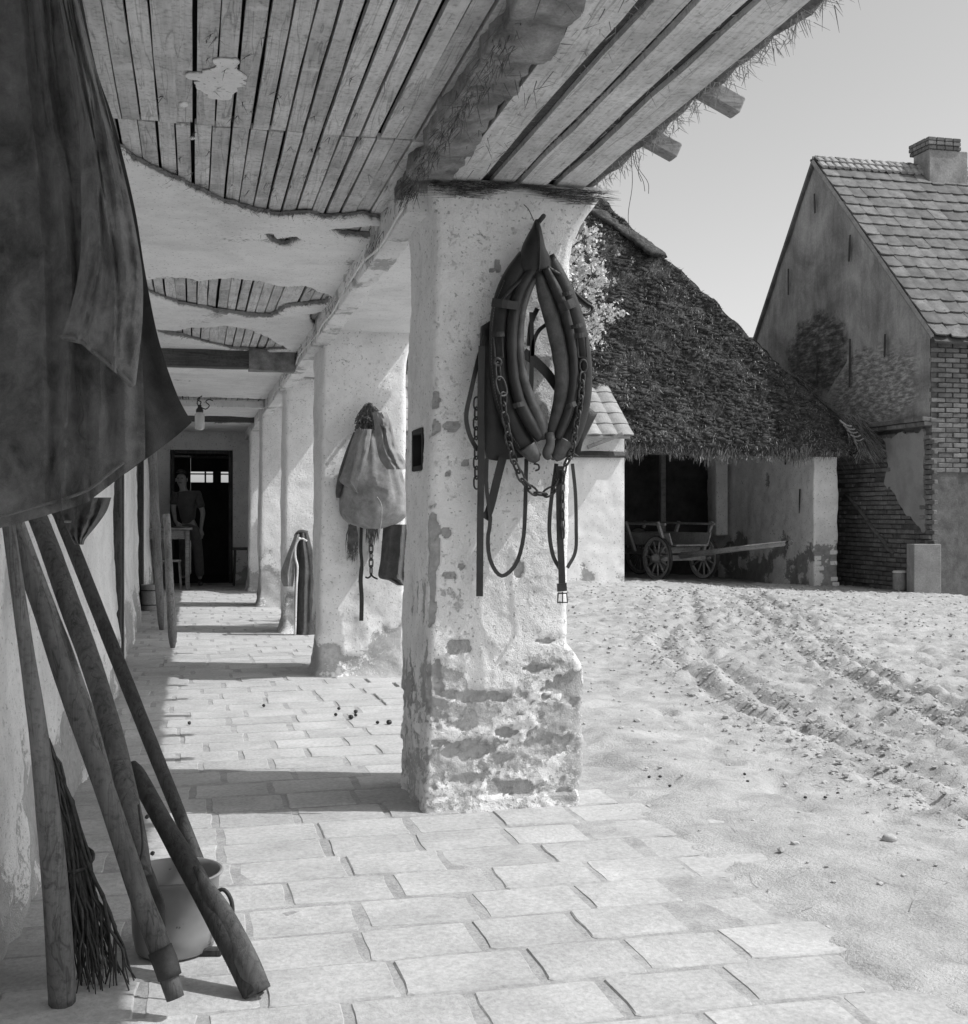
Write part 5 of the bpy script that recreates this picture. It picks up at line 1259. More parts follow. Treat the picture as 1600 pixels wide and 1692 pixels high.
# small bits of chain hanging behind on the left
# chains
M_CHAIN = simple('chain_iron', 0.03, 0.10, 30, 120, rough=0.45, bump=0.3, vary=0.15)
CH0 = {}
def link_between(a, b, parent, roll, wr=0.62, r=0.0042):
    a, b = np.asarray(a, float), np.asarray(b, float); T = b - a; L = np.linalg.norm(T); T = T / L
    S = np.cross(T, [0, -1, 0]); S = S / np.linalg.norm(S); N = np.cross(S, T); c_, s_ = math.cos(roll), math.sin(roll); S2 = S * c_ + N * s_; N2 = np.cross(S2, T)
    Lo = L * 0.5 + r * 1.6; key = (round(L, 3), round(wr, 2), r)
    if key not in CH0:
        seg, sub = 14, 6; V = []; F = []
        for i in range(seg):
            w = 2 * math.pi * i / seg; cx, cy = math.cos(w), math.sin(w); ex = Lo * (abs(cx) ** 0.75) * (1 if cx > 0 else -1); ey = Lo * wr * (abs(cy) ** 0.8) * (1 if cy > 0 else -1)
            nr = np.array([cx, cy]); 
            for j in range(sub):
                q = 2 * math.pi * j / sub; V.append((ex + nr[0] * r * math.cos(q), ey + nr[1] * r * math.cos(q), r * math.sin(q))); F.append((i * sub + j, ((i + 1) % seg) * sub + j, ((i + 1) % seg) * sub + (j + 1) % sub, i * sub + (j + 1) % sub))
        o = obj('link', MB().add(V, F), M_CHAIN, parent=parent, smooth=True, local=True); CH0[key] = o
    else: o = copy_of(CH0[key], parent)
    Mx = Matrix([[T[0], S2[0], N2[0]], [T[1], S2[1], N2[1]], [T[2], S2[2], N2[2]]]).to_4x4(); Mx.translation = Vector(((a + b) / 2 - np.array(root_of(parent).location[:])).tolist()); o.matrix_local = Mx
    return o
def chain(pts3, nlinks, root, r=0.0042, wr=0.62, name='chain'):
    ch = bpy.data.objects.new(name, None); COL.objects.link(ch); ch.parent = root
    P = smooth_path(pts3, 200); d = np.concatenate([[0], np.cumsum(np.linalg.norm(np.diff(P, axis=0), axis=1))]); L = round(d[-1] / nlinks, 3)
    for k in range(nlinks):
        a = np.array([np.interp(min(k * L, d[-1]), d, P[:, i]) for i in range(3)]); b = np.array([np.interp(min((k + 1) * L, d[-1]), d, P[:, i]) for i in range(3)])
        if np.linalg.norm(b - a) < L * 0.5: continue
        T_ = (b - a) / np.linalg.norm(b - a); b = a + T_ * L
        link_between(a, b, ch, 0.5 + (math.pi / 2 - 0.25 if k % 2 else 0), wr, r)
    return ch
def slot_plate(x, y0, y1, w, off):
    mb = MB(); q = np.array([h5(x - w, y0, off), h5(x + w, y0, off), h5(x + w * 1.3, y1, off), h5(x - w * 0.6, y1, off)]); mb.sweep(np.vstack([q, q[:1]]), 0.004, 0.004, seg=6); return obj('hame_hook', mb, M_IRON, parent=collar, smooth=False)
slot_plate(441, 520, 605, 17, 0.125); slot_plate(775, 520, 605, 18, 0.125)
band5((418, 515), (466, 512), 10, 0.125, hl, M_IRON); band5((750, 520), (795, 515), 10, 0.125, hr, M_IRON)
mb = MB(); mb.torus(h5(441, 625, .13), 0.013, 0.006, np.array([[1, 0, 0], [0, 0, 1], [0, 1, 0]]), 14, 6); obj('ring', mb, M_IRON, parent=collar, smooth=True)
mb = MB(); mb.torus(h5(783, 640, .13), 0.016, 0.0045, np.array([[1, 0, 0], [0, 0, 1], [0, 1, 0]]), 14, 6, 0.9, 1.5); obj('ring', mb, M_IRON, parent=collar, smooth=True)
link_between(h5(441, 632, .13), h5(445, 690, .13), collar, 0.3, 0.28)
link_between(h5(447, 692, .13), h5(464, 752, .13), collar, 0.3, 0.55, 0.005)
chain([h5(464, 752, .13), h5(466, 820, .13), h5(478, 880, .13), h5(490, 960, .12), h5(515, 1040, .11), h5(548, 1105, .10), h5(600, 1150, .09), h5(655, 1142, .09), h5(700, 1060, .10)], 15, collar)
chain([h5(780, 672, .13), h5(772, 780, .13), h5(752, 890, .13), h5(738, 980, .125), h5(712, 1035, .12)], 12, collar)
chain([h5(712, 1035, .12), h5(702, 1100, .115), h5(701, 1220, .112), h5(703, 1322, .11)], 8, collar, 0.0032, 0.36)
chain([h5(358, 770, .05), h5(356, 900, .045), h5(358, 1130, .045)], 9, collar, 0.0035, 0.6)
mb = MB(); mb.sweep(smooth_path([h5(585, 1030, .11), h5(604, 1035, .115), h5(606, 1052, .115), h5(592, 1058, .115)], 10), 0.0035, seg=6); obj('hook', mb, M_IRON, parent=collar, smooth=True)
# peg and wire that hold it
mb = MB(); mb.sweep([(pY(884, 372, Y1)[0], Y1 + 0.05, zf(372)), (pY(884, 372, Y1)[0], Y1 - 0.12, zf(364))], 0.009, seg=8); obj('peg', mb, M_DARKWOOD, label='short wooden peg holding the horse collar', cat='peg', smooth=True)
mb = MB(); a, b = pY(866, 338, Y1 - 0.03), pY(882, 364, Y1 - 0.1); mb.sweep(smooth_path([a, (a + b) / 2 + [0, 0, 0.01], b], 6), 0.0018, seg=5); obj('wire', mb, M_IRON, label='short wire from the soffit to the collar peak', cat='wire')

# ------------------------------------------------------------------ cloth helper
def cloth_mat(name, lo, hi, weave=420, sc=5, streak=0.0, bump=0.35):
    t = NT(name); v = t.coords(rand=False); n1 = t.noise(v, sc, 8, 0.62, 0.3); n2 = t.noise(v, weave, 2, 0.5); n3 = t.noise(v, 40, 5, 0.7)
    nb_ = t.noise(v, sc * 3.5, 8, 0.72, 0.5); c = t.ramp(t.math('ADD', t.math('MULTIPLY', n1, 0.55), t.math('MULTIPLY', nb_, 0.45)), [(0.36, lo), (0.66, hi)]); c = t.mix(0.4, c, t.ramp(n2, [(0.3, 0.5), (0.7, 1)]), 'MULTIPLY'); c = t.mix(0.45, c, t.ramp(n3, [(0.3, 0.55), (0.7, 1)]), 'MULTIPLY')
    t.b.inputs['Sheen Weight'].default_value = 0.15
    return t.finish(c, 0.95, t.bump(t.math('ADD', n2, t.math('MULTIPLY', n3, 1.0)), bump, 0.003))
def cloth(name, rows, d0, mat, parent=None, nS=40, nT=70, bulge=0.03, folds=(), wr=0.006, thick=0.006, seed=0, dfun=None, hem=None, **kw):
    """rows: (v, u_left, u_right) down the garment; folds: (s_top, s_bottom, width, amp)"""
    R = smooth_path([(v, a, b) for v, a, b in rows], nT); T = np.linspace(0, 1, nT); S = np.linspace(0, 1, nS); G = np.zeros((nT, nS, 3)); B = np.zeros((nT, nS, 3))
    rs = np.random.RandomState(seed); P0 = np.stack(np.meshgrid(T * 3, S * 2, indexing='ij') + [np.full((nT, nS), seed * 1.7)], 2).reshape(-1, 3)
    nz = (wr * (fbm(P0, 2.2, 4, seed) + 0.35 * np.abs(fbm(P0 * np.array([1.4, 1.0, 1]), 4.0, 3, seed + 5)))).reshape(nT, nS)
    hv = None
    if hem is not None: hm_ = np.array(hem, float); us = R[-1][1] + (R[-1][2] - R[-1][1]) * S; hv = np.interp(us, hm_[:, 0], hm_[:, 1])
    for i, t_ in enumerate(T):
        v, a, b = R[i]
        for j, s_ in enumerate(S):
            if hv is not None: v = R[0][0] + t_ * (hv[j] - R[0][0]); a, b = np.interp(v, R[:, 0], R[:, 1]), np.interp(v, R[:, 0], R[:, 2])
            dep = bulge * math.sin(math.pi * s_) ** 0.7 + nz[i, j]
            for (s0, s1, w, am) in folds:
                x = (s_ - (s0 + (s1 - s0) * t_)) / w; dep += am * (math.exp(-x * x) - 0.35 * math.exp(-((x - 1.7) / 0.8) ** 2))
            dd_ = d0 if dfun is None else dfun(s_, t_)
            u = a + (b - a) * s_
            G[i, j] = px(u, v, dd_ - dep); B[i, j] = px(u, v, dd_ - dep * 0.6 + thick)
    mb = MB(); mb.grid(G, flip=True); mb.grid(B, flip=False)
    n = nT * nS
    bd = [(0, j) for j in range(nS)] + [(i, nS - 1) for i in range(1, nT)] + [(nT - 1, j) for j in range(nS - 2, -1, -1)] + [(i, 0) for i in range(nT - 2, 0, -1)]
    Vb = np.array([G[a] for a in bd] + [B[a] for a in bd]); m = len(bd); mb.add(Vb, [(j, j + m, (j + 1) % m + m, (j + 1) % m) for j in range(m)])
    return obj(name, mb, mat, parent=parent, smooth=True, flat_angle=60, **kw)

# ------------------------------------------------------------------ coat in the left foreground
M_COAT = cloth_mat('dark_worn_canvas', 0.045, 0.26, 500, 5, bump=0.8); M_COAT2 = cloth_mat('dark_lining', 0.03, 0.09, 500, 4)
coat = thing('work_coat', 'dark worn work coat hanging in the left foreground', 'coat', px(150, 860, 2.4))
cloth('back_panel', [(-40, -30, 128), (108, -30, 158), (200, -30, 188), (340, -30, 222), (450, -30, 240), (560, -30, 262), (650, -30, 292), (700, -30, 318)], 2.50, M_COAT2, coat, bulge=0.02, folds=[(0.9, 0.8, 0.06, 0.02), (0.6, 0.75, 0.08, 0.025)], seed=3, hem=[(-30, 850), (150, 815), (208, 782), (252, 751), (285, 726), (318, 698)])
cloth('body', [(-40, -40, 122), (108, -40, 150), (200, -40, 172), (300, -40, 200), (420, -40, 222), (520, -40, 232), (620, -40, 236), (700, -40, 240)], 2.44, M_COAT, coat, nS=60, nT=100, bulge=0.018, folds=[(0.62, 0.52, 0.035, 0.022), (0.80, 0.72, 0.04, 0.02), (0.45, 0.40, 0.03, 0.015), (0.95, 0.88, 0.04, 0.015), (0.72, 0.50, 0.015, 0.009), (0.50, 0.66, 0.014, 0.008), (0.9, 0.45, 0.018, 0.008), (0.55, 0.8, 0.016, 0.007)], wr=0.014, seed=1, hem=[(-40, 882), (20, 868), (72, 853), (143, 831), (184, 800), (208, 781), (240, 758)])
M_SLEEVE = cloth_mat('worn_sleeve_canvas', 0.05, 0.30, 500, 6, bump=0.8)
sl = cloth('sleeve', [(-40, 92, 122), (60, 108, 144), (160, 124, 172), (230, 132, 190), (320, 134, 212), (400, 134, 228), (460, 128, 236), (520, 114, 236), (560, 102, 233), (640, 102, 224)], 2.36, M_SLEEVE, coat, nS=44, nT=80, bulge=0.032, folds=[(0.3, 0.35, 0.06, 0.014), (0.8, 0.7, 0.08, 0.015), (0.1, 0.7, 0.03, 0.012), (0.6, 0.2, 0.03, 0.010)], wr=0.016, seed=2, hem=[(102, 561), (134, 569), (163, 596), (193, 619), (214, 641), (224, 636)])
mb = MB(); cf = smooth_path([px(101, 556, 2.345), px(134, 562, 2.33), px(163, 588, 2.325), px(193, 611, 2.325), px(216, 634, 2.345)], 16); mb.sweep(cf, 0.0035, 0.005, seg=6); obj('cuff_hem', mb, M_COAT, parent=sl, smooth=True)
mb = MB(); hm = smooth_path([px(-30, 862, 2.41), px(72, 834, 2.405), px(140, 812, 2.40), px(180, 783, 2.40), px(205, 764, 2.405)], 24); mb.sweep(hm, 0.003, 0.003, seg=6); obj('hem', mb, M_COAT, parent=coat, smooth=True)
mb = MB(); mb.sweep([px(92, -45, 2.46), (XW - 0.05, float(px(92, 20, 2.46)[1]), 2.24)], 0.013, seg=8); obj('peg', mb, M_DARKWOOD, label='wooden wall peg carrying the dark work coat', cat='peg', smooth=True)
mb = MB(); mb.sweep(smooth_path([px(126, 638, 2.40), px(134, 665, 2.40), px(138, 690, 2.40), px(130, 712, 2.40), px(141, 727, 2.40)], 16), 0.0022, 0.002, seg=5); obj('tear', mb, M_COAT2, parent=coat, smooth=True)
# rag tied to the thin pole
M_RAG = cloth_mat('old_rag', 0.06, 0.18, 500, 8)
rag = thing('rag', 'crumpled old rag tied to the thin pole below the coat', 'rag', px(130, 890, 3.6))
cloth('rag_cloth', [(822, 96, 184), (845, 100, 176), (868, 108, 160), (890, 118, 142), (900, 124, 138)], 3.62, M_RAG, rag, nS=26, nT=26, bulge=0.05, folds=[(0.3, 0.4, 0.08, 0.03), (0.65, 0.6, 0.08, 0.03), (0.85, 0.8, 0.07, 0.02)], wr=0.02, seed=5)
mb = MB(); mb.torus(px(128, 862, 3.62), 0.035, 0.004, np.array([RT, FW, UP]), 14, 5); obj('string', mb, M_STRAW, parent=rag, smooth=True)

# ------------------------------------------------------------------ tools leaning on the wall
M_POLE = wood('worn_pole', 0.06, 0.17, 2, vary=0.2, knots=True); M_POLED = wood('dark_pole', 0.03, 0.085, 2, vary=0.2); M_POLEL = wood('pale_pole', 0.12, 0.26, 2, vary=0.2)
def pole_pts(rows, n=40):
    R = smooth_path(rows, n); P = np.array([px(u, v, d) for u, v, d, w in R]); return P, R[:, 3] * mpp(1.0) * R[:, 2]
def pole(name, rows, mat, label, cat, parts=None, n=40, amp=0.03, seed=0):
    P, r = pole_pts(rows, n); r = r * (1 + amp * fbm(P, 9, 3, seed)); o = thing(name, label, cat, P[np.argmin(P[:, 2])], 'tools leaning on the porch wall')
    mb = MB(); mb.sweep(P, r, seg=12, n=RT); obj('handle', mb, mat, parent=o, smooth=True); return o
pole('thin_pole', [(95, 845, 4.22, 10), (108, 873, 4.18, 11), (200, 1105, 4.0, 11.5), (270, 1280, 3.85, 11.5), (338, 1448, 3.72, 10)], M_POLED, 'long thin dark pole leaning from the floor to the wall', 'pole', seed=1)
sh = pole('shovel', [(40, 800, 3.55, 14), (78, 895, 3.44, 16), (110, 985, 3.33, 17), (150, 1095, 3.2, 17), (185, 1210, 3.06, 17), (210, 1310, 2.95, 17), (228, 1400, 2.87, 17), (238, 1450, 2.83, 14)], M_POLE, 'thick straight shovel handle crossing behind the enamel pot', 'shovel', seed=2)
mb = MB(); P, r = pole_pts([(212, 1385, 2.86, 4), (224, 1425, 2.85, 21), (246, 1470, 2.83, 19), (262, 1495, 2.81, 11), (266, 1530, 2.80, 8), (275, 1600, 2.78, 6), (283, 1645, 2.77, 5)], 24); mb.sweep(P, r, r * 0.35, seg=10, n=-FW); obj('socket', mb, M_IRON, parent=sh, smooth=True)
mb = MB(); mb.sweep(smooth_path([px(229, 1330, 2.86), px(236, 1390, 2.80), px(232, 1420, 2.78), px(222, 1440, 2.79)], 10), 0.003, seg=6); obj('wire_ring', mb, M_IRON, parent=sh, smooth=True)
for (u, v) in ((243, 1350), (252, 1410), (256, 1512), (276, 1580)):
    mb = MB(); mb.blob(px(u, v, 2.79), 0.006, rnd, 1, 0.1); obj('rivet', mb, M_IRON, parent=sh)
fk = pole('fork', [(2, 815, 2.66, 14), (35, 912, 2.665, 14), (72, 1015, 2.67, 15), (105, 1115, 2.675, 16), (140, 1215, 2.68, 16), (175, 1310, 2.685, 16.5), (205, 1400, 2.69, 17), (235, 1490, 2.69, 18), (262, 1560, 2.68, 19), (290, 1650, 2.66, 15)], M_POLE, 'curved smooth fork handle in front of the shovel', 'fork', seed=3)
mb = MB(); P, r = pole_pts([(264, 1568, 2.677, 20), (274, 1592, 2.672, 20), (281, 1615, 2.667, 19)], 6); mb.sweep(P, r * 1.05, seg=12, n=RT); obj('ferrule', mb, M_IRON, parent=fk, smooth=True)
pole('slim_stick', [(18, 825, 3.30, 8), (75, 985, 3.28, 10), (110, 1075, 3.26, 10), (150, 1185, 3.24, 9), (185, 1290, 3.20, 9), (235, 1440, 3.16, 9), (275, 1560, 3.12, 8)], M_POLEL, 'slim pale stick between the shovel and fork handles', 'stick', seed=4)
cl = pole('carved_stake', [(218, 1262, 3.10, 8), (228, 1282, 3.08, 14), (262, 1345, 3.02, 15), (305, 1420, 2.95, 18), (345, 1490, 2.9, 20), (385, 1560, 2.84, 23), (425, 1640, 2.79, 24)], M_POLED, 'thick wooden stake with whittled pale end at the bottom', 'stake', seed=5)
mb = MB(); P, r = pole_pts([(322, 1432, 2.915, 4), (348, 1478, 2.885, 15), (372, 1520, 2.855, 20), (405, 1585, 2.80, 22), (428, 1640, 2.775, 22)], 16); mb.sweep(P, r, r * 0.55, seg=8, n=-FW); obj('whittled_end', mb, M_POLE, parent=cl, smooth=True)
pole('spade', [(8, 825, 2.60, 10), (40, 1050, 2.60, 12), (62, 1200, 2.62, 15), (78, 1330, 2.65, 19), (90, 1450, 2.68, 21), (98, 1560, 2.71, 22), (103, 1655, 2.74, 22)], M_POLEL, 'pale broad handle at the far left edge', 'handle', seed=6)
# besom of twigs
M_TWIG = simple('twig', 0.03, 0.11, 20, 80, rough=0.7, bump=0.5, vary=0.0)
bs_ = thing('twig_broom', 'broom of dark bound twigs standing among the tool handles', 'broom', px(190, 1640, 2.83)); br = np.random.RandomState(5)
for k in range(64):
    f = br.rand(); g = br.randn() * 0.25
    pts = [(72 + 10 * f, 1215 + 30 * br.rand(), 2.98 + 0.04 * g, 1.5), (88 + 22 * f, 1300, 2.96 + .05 * g, 4.2), (106 + 45 * f, 1430 + 8 * g, 2.92 + 0.07 * g, 4.4), (112 + 80 * f + 8 * br.randn(), 1530, 2.87 + 0.10 * g, 4), (110 + 108 * f + 10 * br.randn(), 1640 - 40 * br.rand(), 2.83 + 0.12 * g, 2)]
    P, r = pole_pts(pts, 14); P[2:] += 0.004 * br.randn(12, 3); mb = MB(); mb.sweep(P, r * br.uniform(.4, .75), seg=5, n=RT); obj('twig', mb, M_TWIG, parent=bs_, smooth=True)
mb = MB(); mb.torus(px(125, 1420, 2.92), 0.042, 0.005, np.array([RT, FW * 0.8 + UP * 0.5, UP * 0.8 - FW * .5]), 18, 6); obj('binding', mb, M_TWIG, parent=bs_, smooth=True)
# enamel pot
t = NT('chipped_enamel'); v = t.coords(rand=False); n1 = t.noise(v, 16, 5, 0.6); n2 = t.noise(v, 5, 4, 0.5)
c = t.mix(t.ramp(n1, [(0.66, 0), (0.69, 1)]), t.ramp(n2, [(0.3, 0.12), (0.7, 0.32)]), 0.03); M_ENAMEL = t.finish(c, 0.3, t.bump(n1, 0.1, 0.002))
pc_ = pZ(268, 1600, 0.0) + FW * 0.12; pc_[2] = 0.0
pot = thing('enamel_pot', 'chipped light enamel pot with a loop handle on the floor by the tools', 'pot', pc_)
mb = MB(); mb.lathe(pc_, [(0, 0.004), (0.088, 0.004), (0.098, 0.012), (0.106, 0.06), (0.113, 0.19), (0.120, 0.197), (0.121, 0.203), (0.116, 0.205), (0.109, 0.196), (0.102, 0.06), (0.092, 0.016), (0, 0.012)], 40); obj('body', mb, M_ENAMEL, parent=pot, smooth=True, flat_angle=50)
hd = RT * 0.98 - FW * 0.2; mb = MB(); mb.sweep(smooth_path([pc_ + hd * 0.108 + UP * 0.155, pc_ + hd * 0.135 + UP * 0.165, pc_ + hd * 0.155 + UP * 0.14, pc_ + hd * 0.158 + UP * 0.10, pc_ + hd * 0.140 + UP * 0.065, pc_ + hd * 0.104 + UP * 0.055], 20), 0.0055, seg=8); obj('loop_handle', mb, M_IRON, parent=pot, smooth=True)
mb = MB(); mb.torus(pc_ + UP * 0.203, 0.120, 0.0035, None, 40, 6); obj('rim', mb, M_ENAMEL, parent=pot, smooth=True)

# ------------------------------------------------------------------ props, tub, table, stools, jar lamp
def prop(u0, v0, u1, v1, rb, rt, label, seed, tip=0.5):
    b = pZ(u0, v0, 0.0); X = XW + 0.02; r_ = ray(u1, v1); top = CP + r_ * float(np.dot(b - CP, FW) + 0.25)
    P = np.linspace(b, top, 30) + 0.006 * np.stack([fbm(np.stack([np.linspace(0, 3, 30)] * 3, 1) + seed, 1.2, 2, seed + k) for k in range(3)], 1)
    dd_ = np.dot(b - CP, FW); r = np.linspace(rb, rt, 30) * mpp(dd_); r[0] *= tip; r[1] *= 0.75; r[2] *= 0.92; r = r * (1 + 0.07 * fbm(P, 5, 3, seed))
    mb = MB(); mb.sweep(P, r, seg=12, n=RT); return obj('wooden_prop', mb, wood('barked_prop' + str(seed), 0.14, 0.36, 2, vary=0.1), smooth=True, label=label, cat='prop', group='poles leaning by the plank door')
prop(286, 1071, 275, 850, 7.5, 6, 'short barked pole with pointed foot leaning beside the taller one', 1)
prop(267, 1041, 249, 700, 6.5, 8, 'tall barked pole leaning on the wall near the doorway', 2)
b = pZ(249, 1009, 0.0); tub = thing('wooden_tub', 'low pale tub standing behind the leaning poles', 'tub', b); s = mpp(np.dot(b - CP, FW))
mb = MB(); mb.lathe(b, [(0, .003), (14 * s, .003), (15.5 * s, 43 * s), (14 * s, 43 * s), (12.5 * s, 8 * s), (0, 8 * s)], 24); obj('body', mb, M_CONC, parent=tub, smooth=True, flat_angle=40)
for z in (10, 34):
    mb = MB(); mb.torus(b + UP * z * s, (14.2 + z * 0.035) * s, 0.006, None, 24, 5); obj('hoop', mb, M_IRON, parent=tub, smooth=True)
mb = MB(); mb.bbox(px(258, 930, 15.0), (0.09, 0.09, 0.26), 0.02); 
obj('dark_bundle', mb, M_COAT2, label='dark bundle standing on the tub by the wall', cat='bundle') if False else None
M_TABLE = wood('scrubbed_table', 0.16, 0.32, 0, vary=0.1)
dTb = 16.6; tl, trr = px(262, 870, dTb), px(320, 870, dTb - 0.1); ft = pZ(311, 975, 0.0); dTb = float(np.dot(ft - CP, FW)); s = mpp(dTb)
ztab = CAM_H - (872 - 846) * s; x1_ = ft[0] + 0.03; y1_ = ft[1] - 0.03
table = thing('table', 'plain wooden table beside the standing man', 'table', (x1_ - 0.35, y1_ + 0.45, 0))
mb = MB(); mb.bbox((x1_ - 0.33, y1_ + 0.45, ztab - 0.014), (0.36, 0.50, 0.014), 0.004); obj('table_top', mb, M_TABLE, parent=table)
for ax_, ay_ in ((0, 0), (0, 0.84), (-0.60, 0), (-0.60, 0.84)):
    mb = MB(); mb.bbox((x1_ - 0.04 + ax_, y1_ + 0.04 + ay_, (ztab - 0.03) / 2), (0.030, 0.030, (ztab - 0.03) / 2), 0.004); obj('leg', mb, M_TABLE, parent=table)
for (c, hf) in (((x1_ - 0.34, y1_ + 0.04, ztab - 0.10), (0.268, 0.012, 0.065)), ((x1_ - 0.04, y1_ + 0.46, ztab - 0.10), (0.012, 0.386, 0.065))):
    mb = MB(); mb.bbox(c, hf, 0.003); obj('apron', mb, M_TABLE, parent=table)
mb = MB(); mb.lathe((x1_ - 0.13, y1_ + 0.2, ztab + 0.001), [(0, 0), (0.07, 0.002), (0.11, 0.018), (0.112, 0.021), (0.07, 0.008), (0, 0.006)], 24); obj('plate', mb, M_ENAMEL, smooth=True, label='pale plate lying on the wooden table', cat='plate')
ch = thing('chair', 'small wooden chair half hidden under the table', 'chair', (x1_ - 0.35, y1_ + 0.55, 0))
cxx, cyy = x1_ - 0.30, y1_ + 0.25
mb = MB(); mb.bbox((cxx, cyy, 0.42), (0.17, 0.17, 0.014), 0.004); obj('seat', mb, M_CART, parent=ch)
for a_, b_ in ((-1, -1), (1, -1), (-1, 1), (1, 1)):
    mb = MB(); mb.sweep([(cxx + 0.17 * a_, cyy + 0.17 * b_, 0), (cxx + 0.14 * a_, cyy + 0.14 * b_, 0.408)], 0.016, seg=6); obj('leg', mb, M_CART, parent=ch)
mb = MB(); mb.bbox((cxx - 0.15, cyy, 0.55), (0.012, 0.15, 0.10), 0.01); obj('backrest', mb, M_CART, parent=ch)
sb = pZ(400, 968, 0.0); st = thing('stool', 'small dark stool against the end wall right of the doorway', 'stool', sb); dS = float(np.dot(sb - CP, FW)); zs_ = CAM_H - (907 - 846) * mpp(dS)
mb = MB(); mb.bbox((sb[0], sb[1] + .1, zs_), (0.14, 0.12, 0.02), 0.005); obj('seat', mb, M_DARKWOOD, parent=st)
for a_, b_ in ((-1, -1), (1, -1), (-1, 1), (1, 1)):
    mb = MB(); mb.sweep([(sb[0] + 0.12 * a_, sb[1] + .1 + 0.10 * b_, 0), (sb[0] + 0.10 * a_, sb[1] + .1 + 0.08 * b_, zs_ - 0.02)], 0.018, seg=6); obj('leg', mb, M_DARKWOOD, parent=st)
# bottles on the shelf above the door, in the dark room
for k, uu in enumerate((303, 309, 316, 322, 345, 352)):
    p = pY(uu, 765, YE + 0.55); p[2] = 2.036; mb = MB(); hh = 0.10 + 0.03 * (k % 3); mb.lathe(p, [(0, 0), (0.03, 0), (0.032, hh * .6), (0.012, hh * .8), (0.012, hh), (0, hh)], 10); obj('bottle', mb, M_IRON, smooth=True, label='small dark bottle on the shelf inside the doorway', cat='bottle', group='bottles on the doorway shelf')
# jar lamp
dJ = 12.4; jl = thing('jar_lamp', 'glass jar lamp hanging from the porch ceiling by wires', 'lamp', px(330, 711, dJ)); s = mpp(dJ)
t = NT('frosted_jar'); t.b.inputs['Transmission Weight'].default_value = 0.5; M_JAR = t.finish(0.8, 0.25)
q = px(330, 711, dJ); mb = MB(); mb.lathe(q, [(0, 0), (5 * s, 0.5 * s), (7.6 * s, 4 * s), (8 * s, 10 * s), (8 * s, 26 * s), (5.5 * s, 29 * s), (5.5 * s, 31 * s), (0, 31 * s)], 20); obj('jar', mb, M_JAR, parent=jl, smooth=True, flat_angle=50)
mb = MB(); mb.lathe(q, [(0, 29.5 * s), (6 * s, 29.5 * s), (6 * s, 34 * s), (3 * s, 38 * s), (3 * s, 42 * s), (0, 42 * s)], 14); obj('socket', mb, M_IRON, parent=jl, smooth=True, flat_angle=40)
for pts in ([(330, 670), (332, 664), (326, 660), (334, 654)], [(331, 672), (340, 676), (346, 670), (340, 664), (345, 660), (352, 662)], [(328, 672), (326, 664), (331, 658)]):
    mb = MB(); P = smooth_path([px(u, v, dJ) for u, v in pts], 16); 
    mb.sweep(P, 0.006, seg=5); obj('wire', mb, M_IRON, parent=jl, smooth=True)
# cable clipped to the wall plate
mb = MB(); ys_ = np.linspace(4.5, 19.0, 120); P = np.stack([0.782 + 0.006 * np.sin(ys_ * 4), ys_, 2.300 + 0.014 * np.sin(ys_ * 2.3) + 0.006 * np.sin(ys_ * 7)], 1); mb.sweep(P, 0.0055, seg=6, n=(1, 0, 0)); obj('cable', mb, M_CEIL, smooth=True, label='thin pale cable running along the porch wall plate', cat='cable')
for (u0, v0, u1, v1, w) in ((1042, 252, 1041, 388, 4), (1050, 248, 1072, 320, -6), (1049, 250, 1060, 300, 3), (1044, 250, 1066, 316, -3)):
    a, b = px(u0, v0 - 6, 4.25), px(u1, v1, 4.25); mb = MB(); mb.sweep(smooth_path([a, a * .6 + b * .4 + RT * w * .002, a * .25 + b * .75 - RT * w * .0015, b], 14), 0.0012, seg=4); obj('dangling_straw', mb, M_DARKSTRAW, parent=house)

# ------------------------------------------------------------------ sack, jacket, chain and cloth on the second pillar
def r4(x, y): return 220 + x / 3.076, 600 + y / 3.076
dP2 = float(np.dot(pY(600, 846, Y2) - CP, FW))
M_SACK = cloth_mat('grey_sacking', 0.18, 0.48, 500, 5); M_JAC = cloth_mat('grey_twill', 0.18, 0.40, 600, 6); M_DCL = cloth_mat('dark_cloth', 0.05, 0.14, 600, 6)
def cz(rows): return [(r4(0, y)[1], r4(a, 0)[0], r4(b, 0)[0]) for y, a, b in rows]
mb = MB(); mb.sweep([pY(612, 672, Y2 + 0.05), pY(612, 668, Y2 - 0.14)], 0.012, seg=8); obj('peg', mb, M_DARKWOOD, label='wooden peg on the second pillar under the straw tuft', cat='peg')
sack = thing('sack', 'full grey sack tied at the neck hanging on the second pillar', 'sack', px(*r4(1220, 842), dP2 - 0.1))
pts = smooth_path([(1205, 300, 34), (1208, 345, 40), (1212, 400, 78), (1216, 480, 112), (1220, 560, 140), (1222, 640, 160), (1224, 710, 172), (1224, 770, 166), (1222, 815, 120), (1220, 842, 40)], 60)
G = np.zeros((60, 64, 3))
for i, (x, y, w) in enumerate(pts):
    c = px(*r4(x, y), dP2 - 0.10); ww = w / 3.076 * mpp(dP2)
    for j in range(64):
        a = 2 * math.pi * j / 64; dep = 0.55 + 0.1 * (i / 60); ple = 1 + (0.10 * math.sin(a * 13 + 1.1 * math.sin(i * .08)) + 0.05 * math.sin(a * 22)) * max(0, 1 - i / 44)
        G[i, j] = c + RT * math.cos(a) * ww * ple - FW * math.sin(a) * ww * dep * ple
G += (fbm(G.reshape(-1, 3), 6, 3, 4) * 0.010).reshape(60, 64, 1) * np.array([0.3, -1, 0.2])
mb = MB(); mb.grid(G, closed=True); obj('bag', mb, M_SACK, parent=sack, smooth=True)
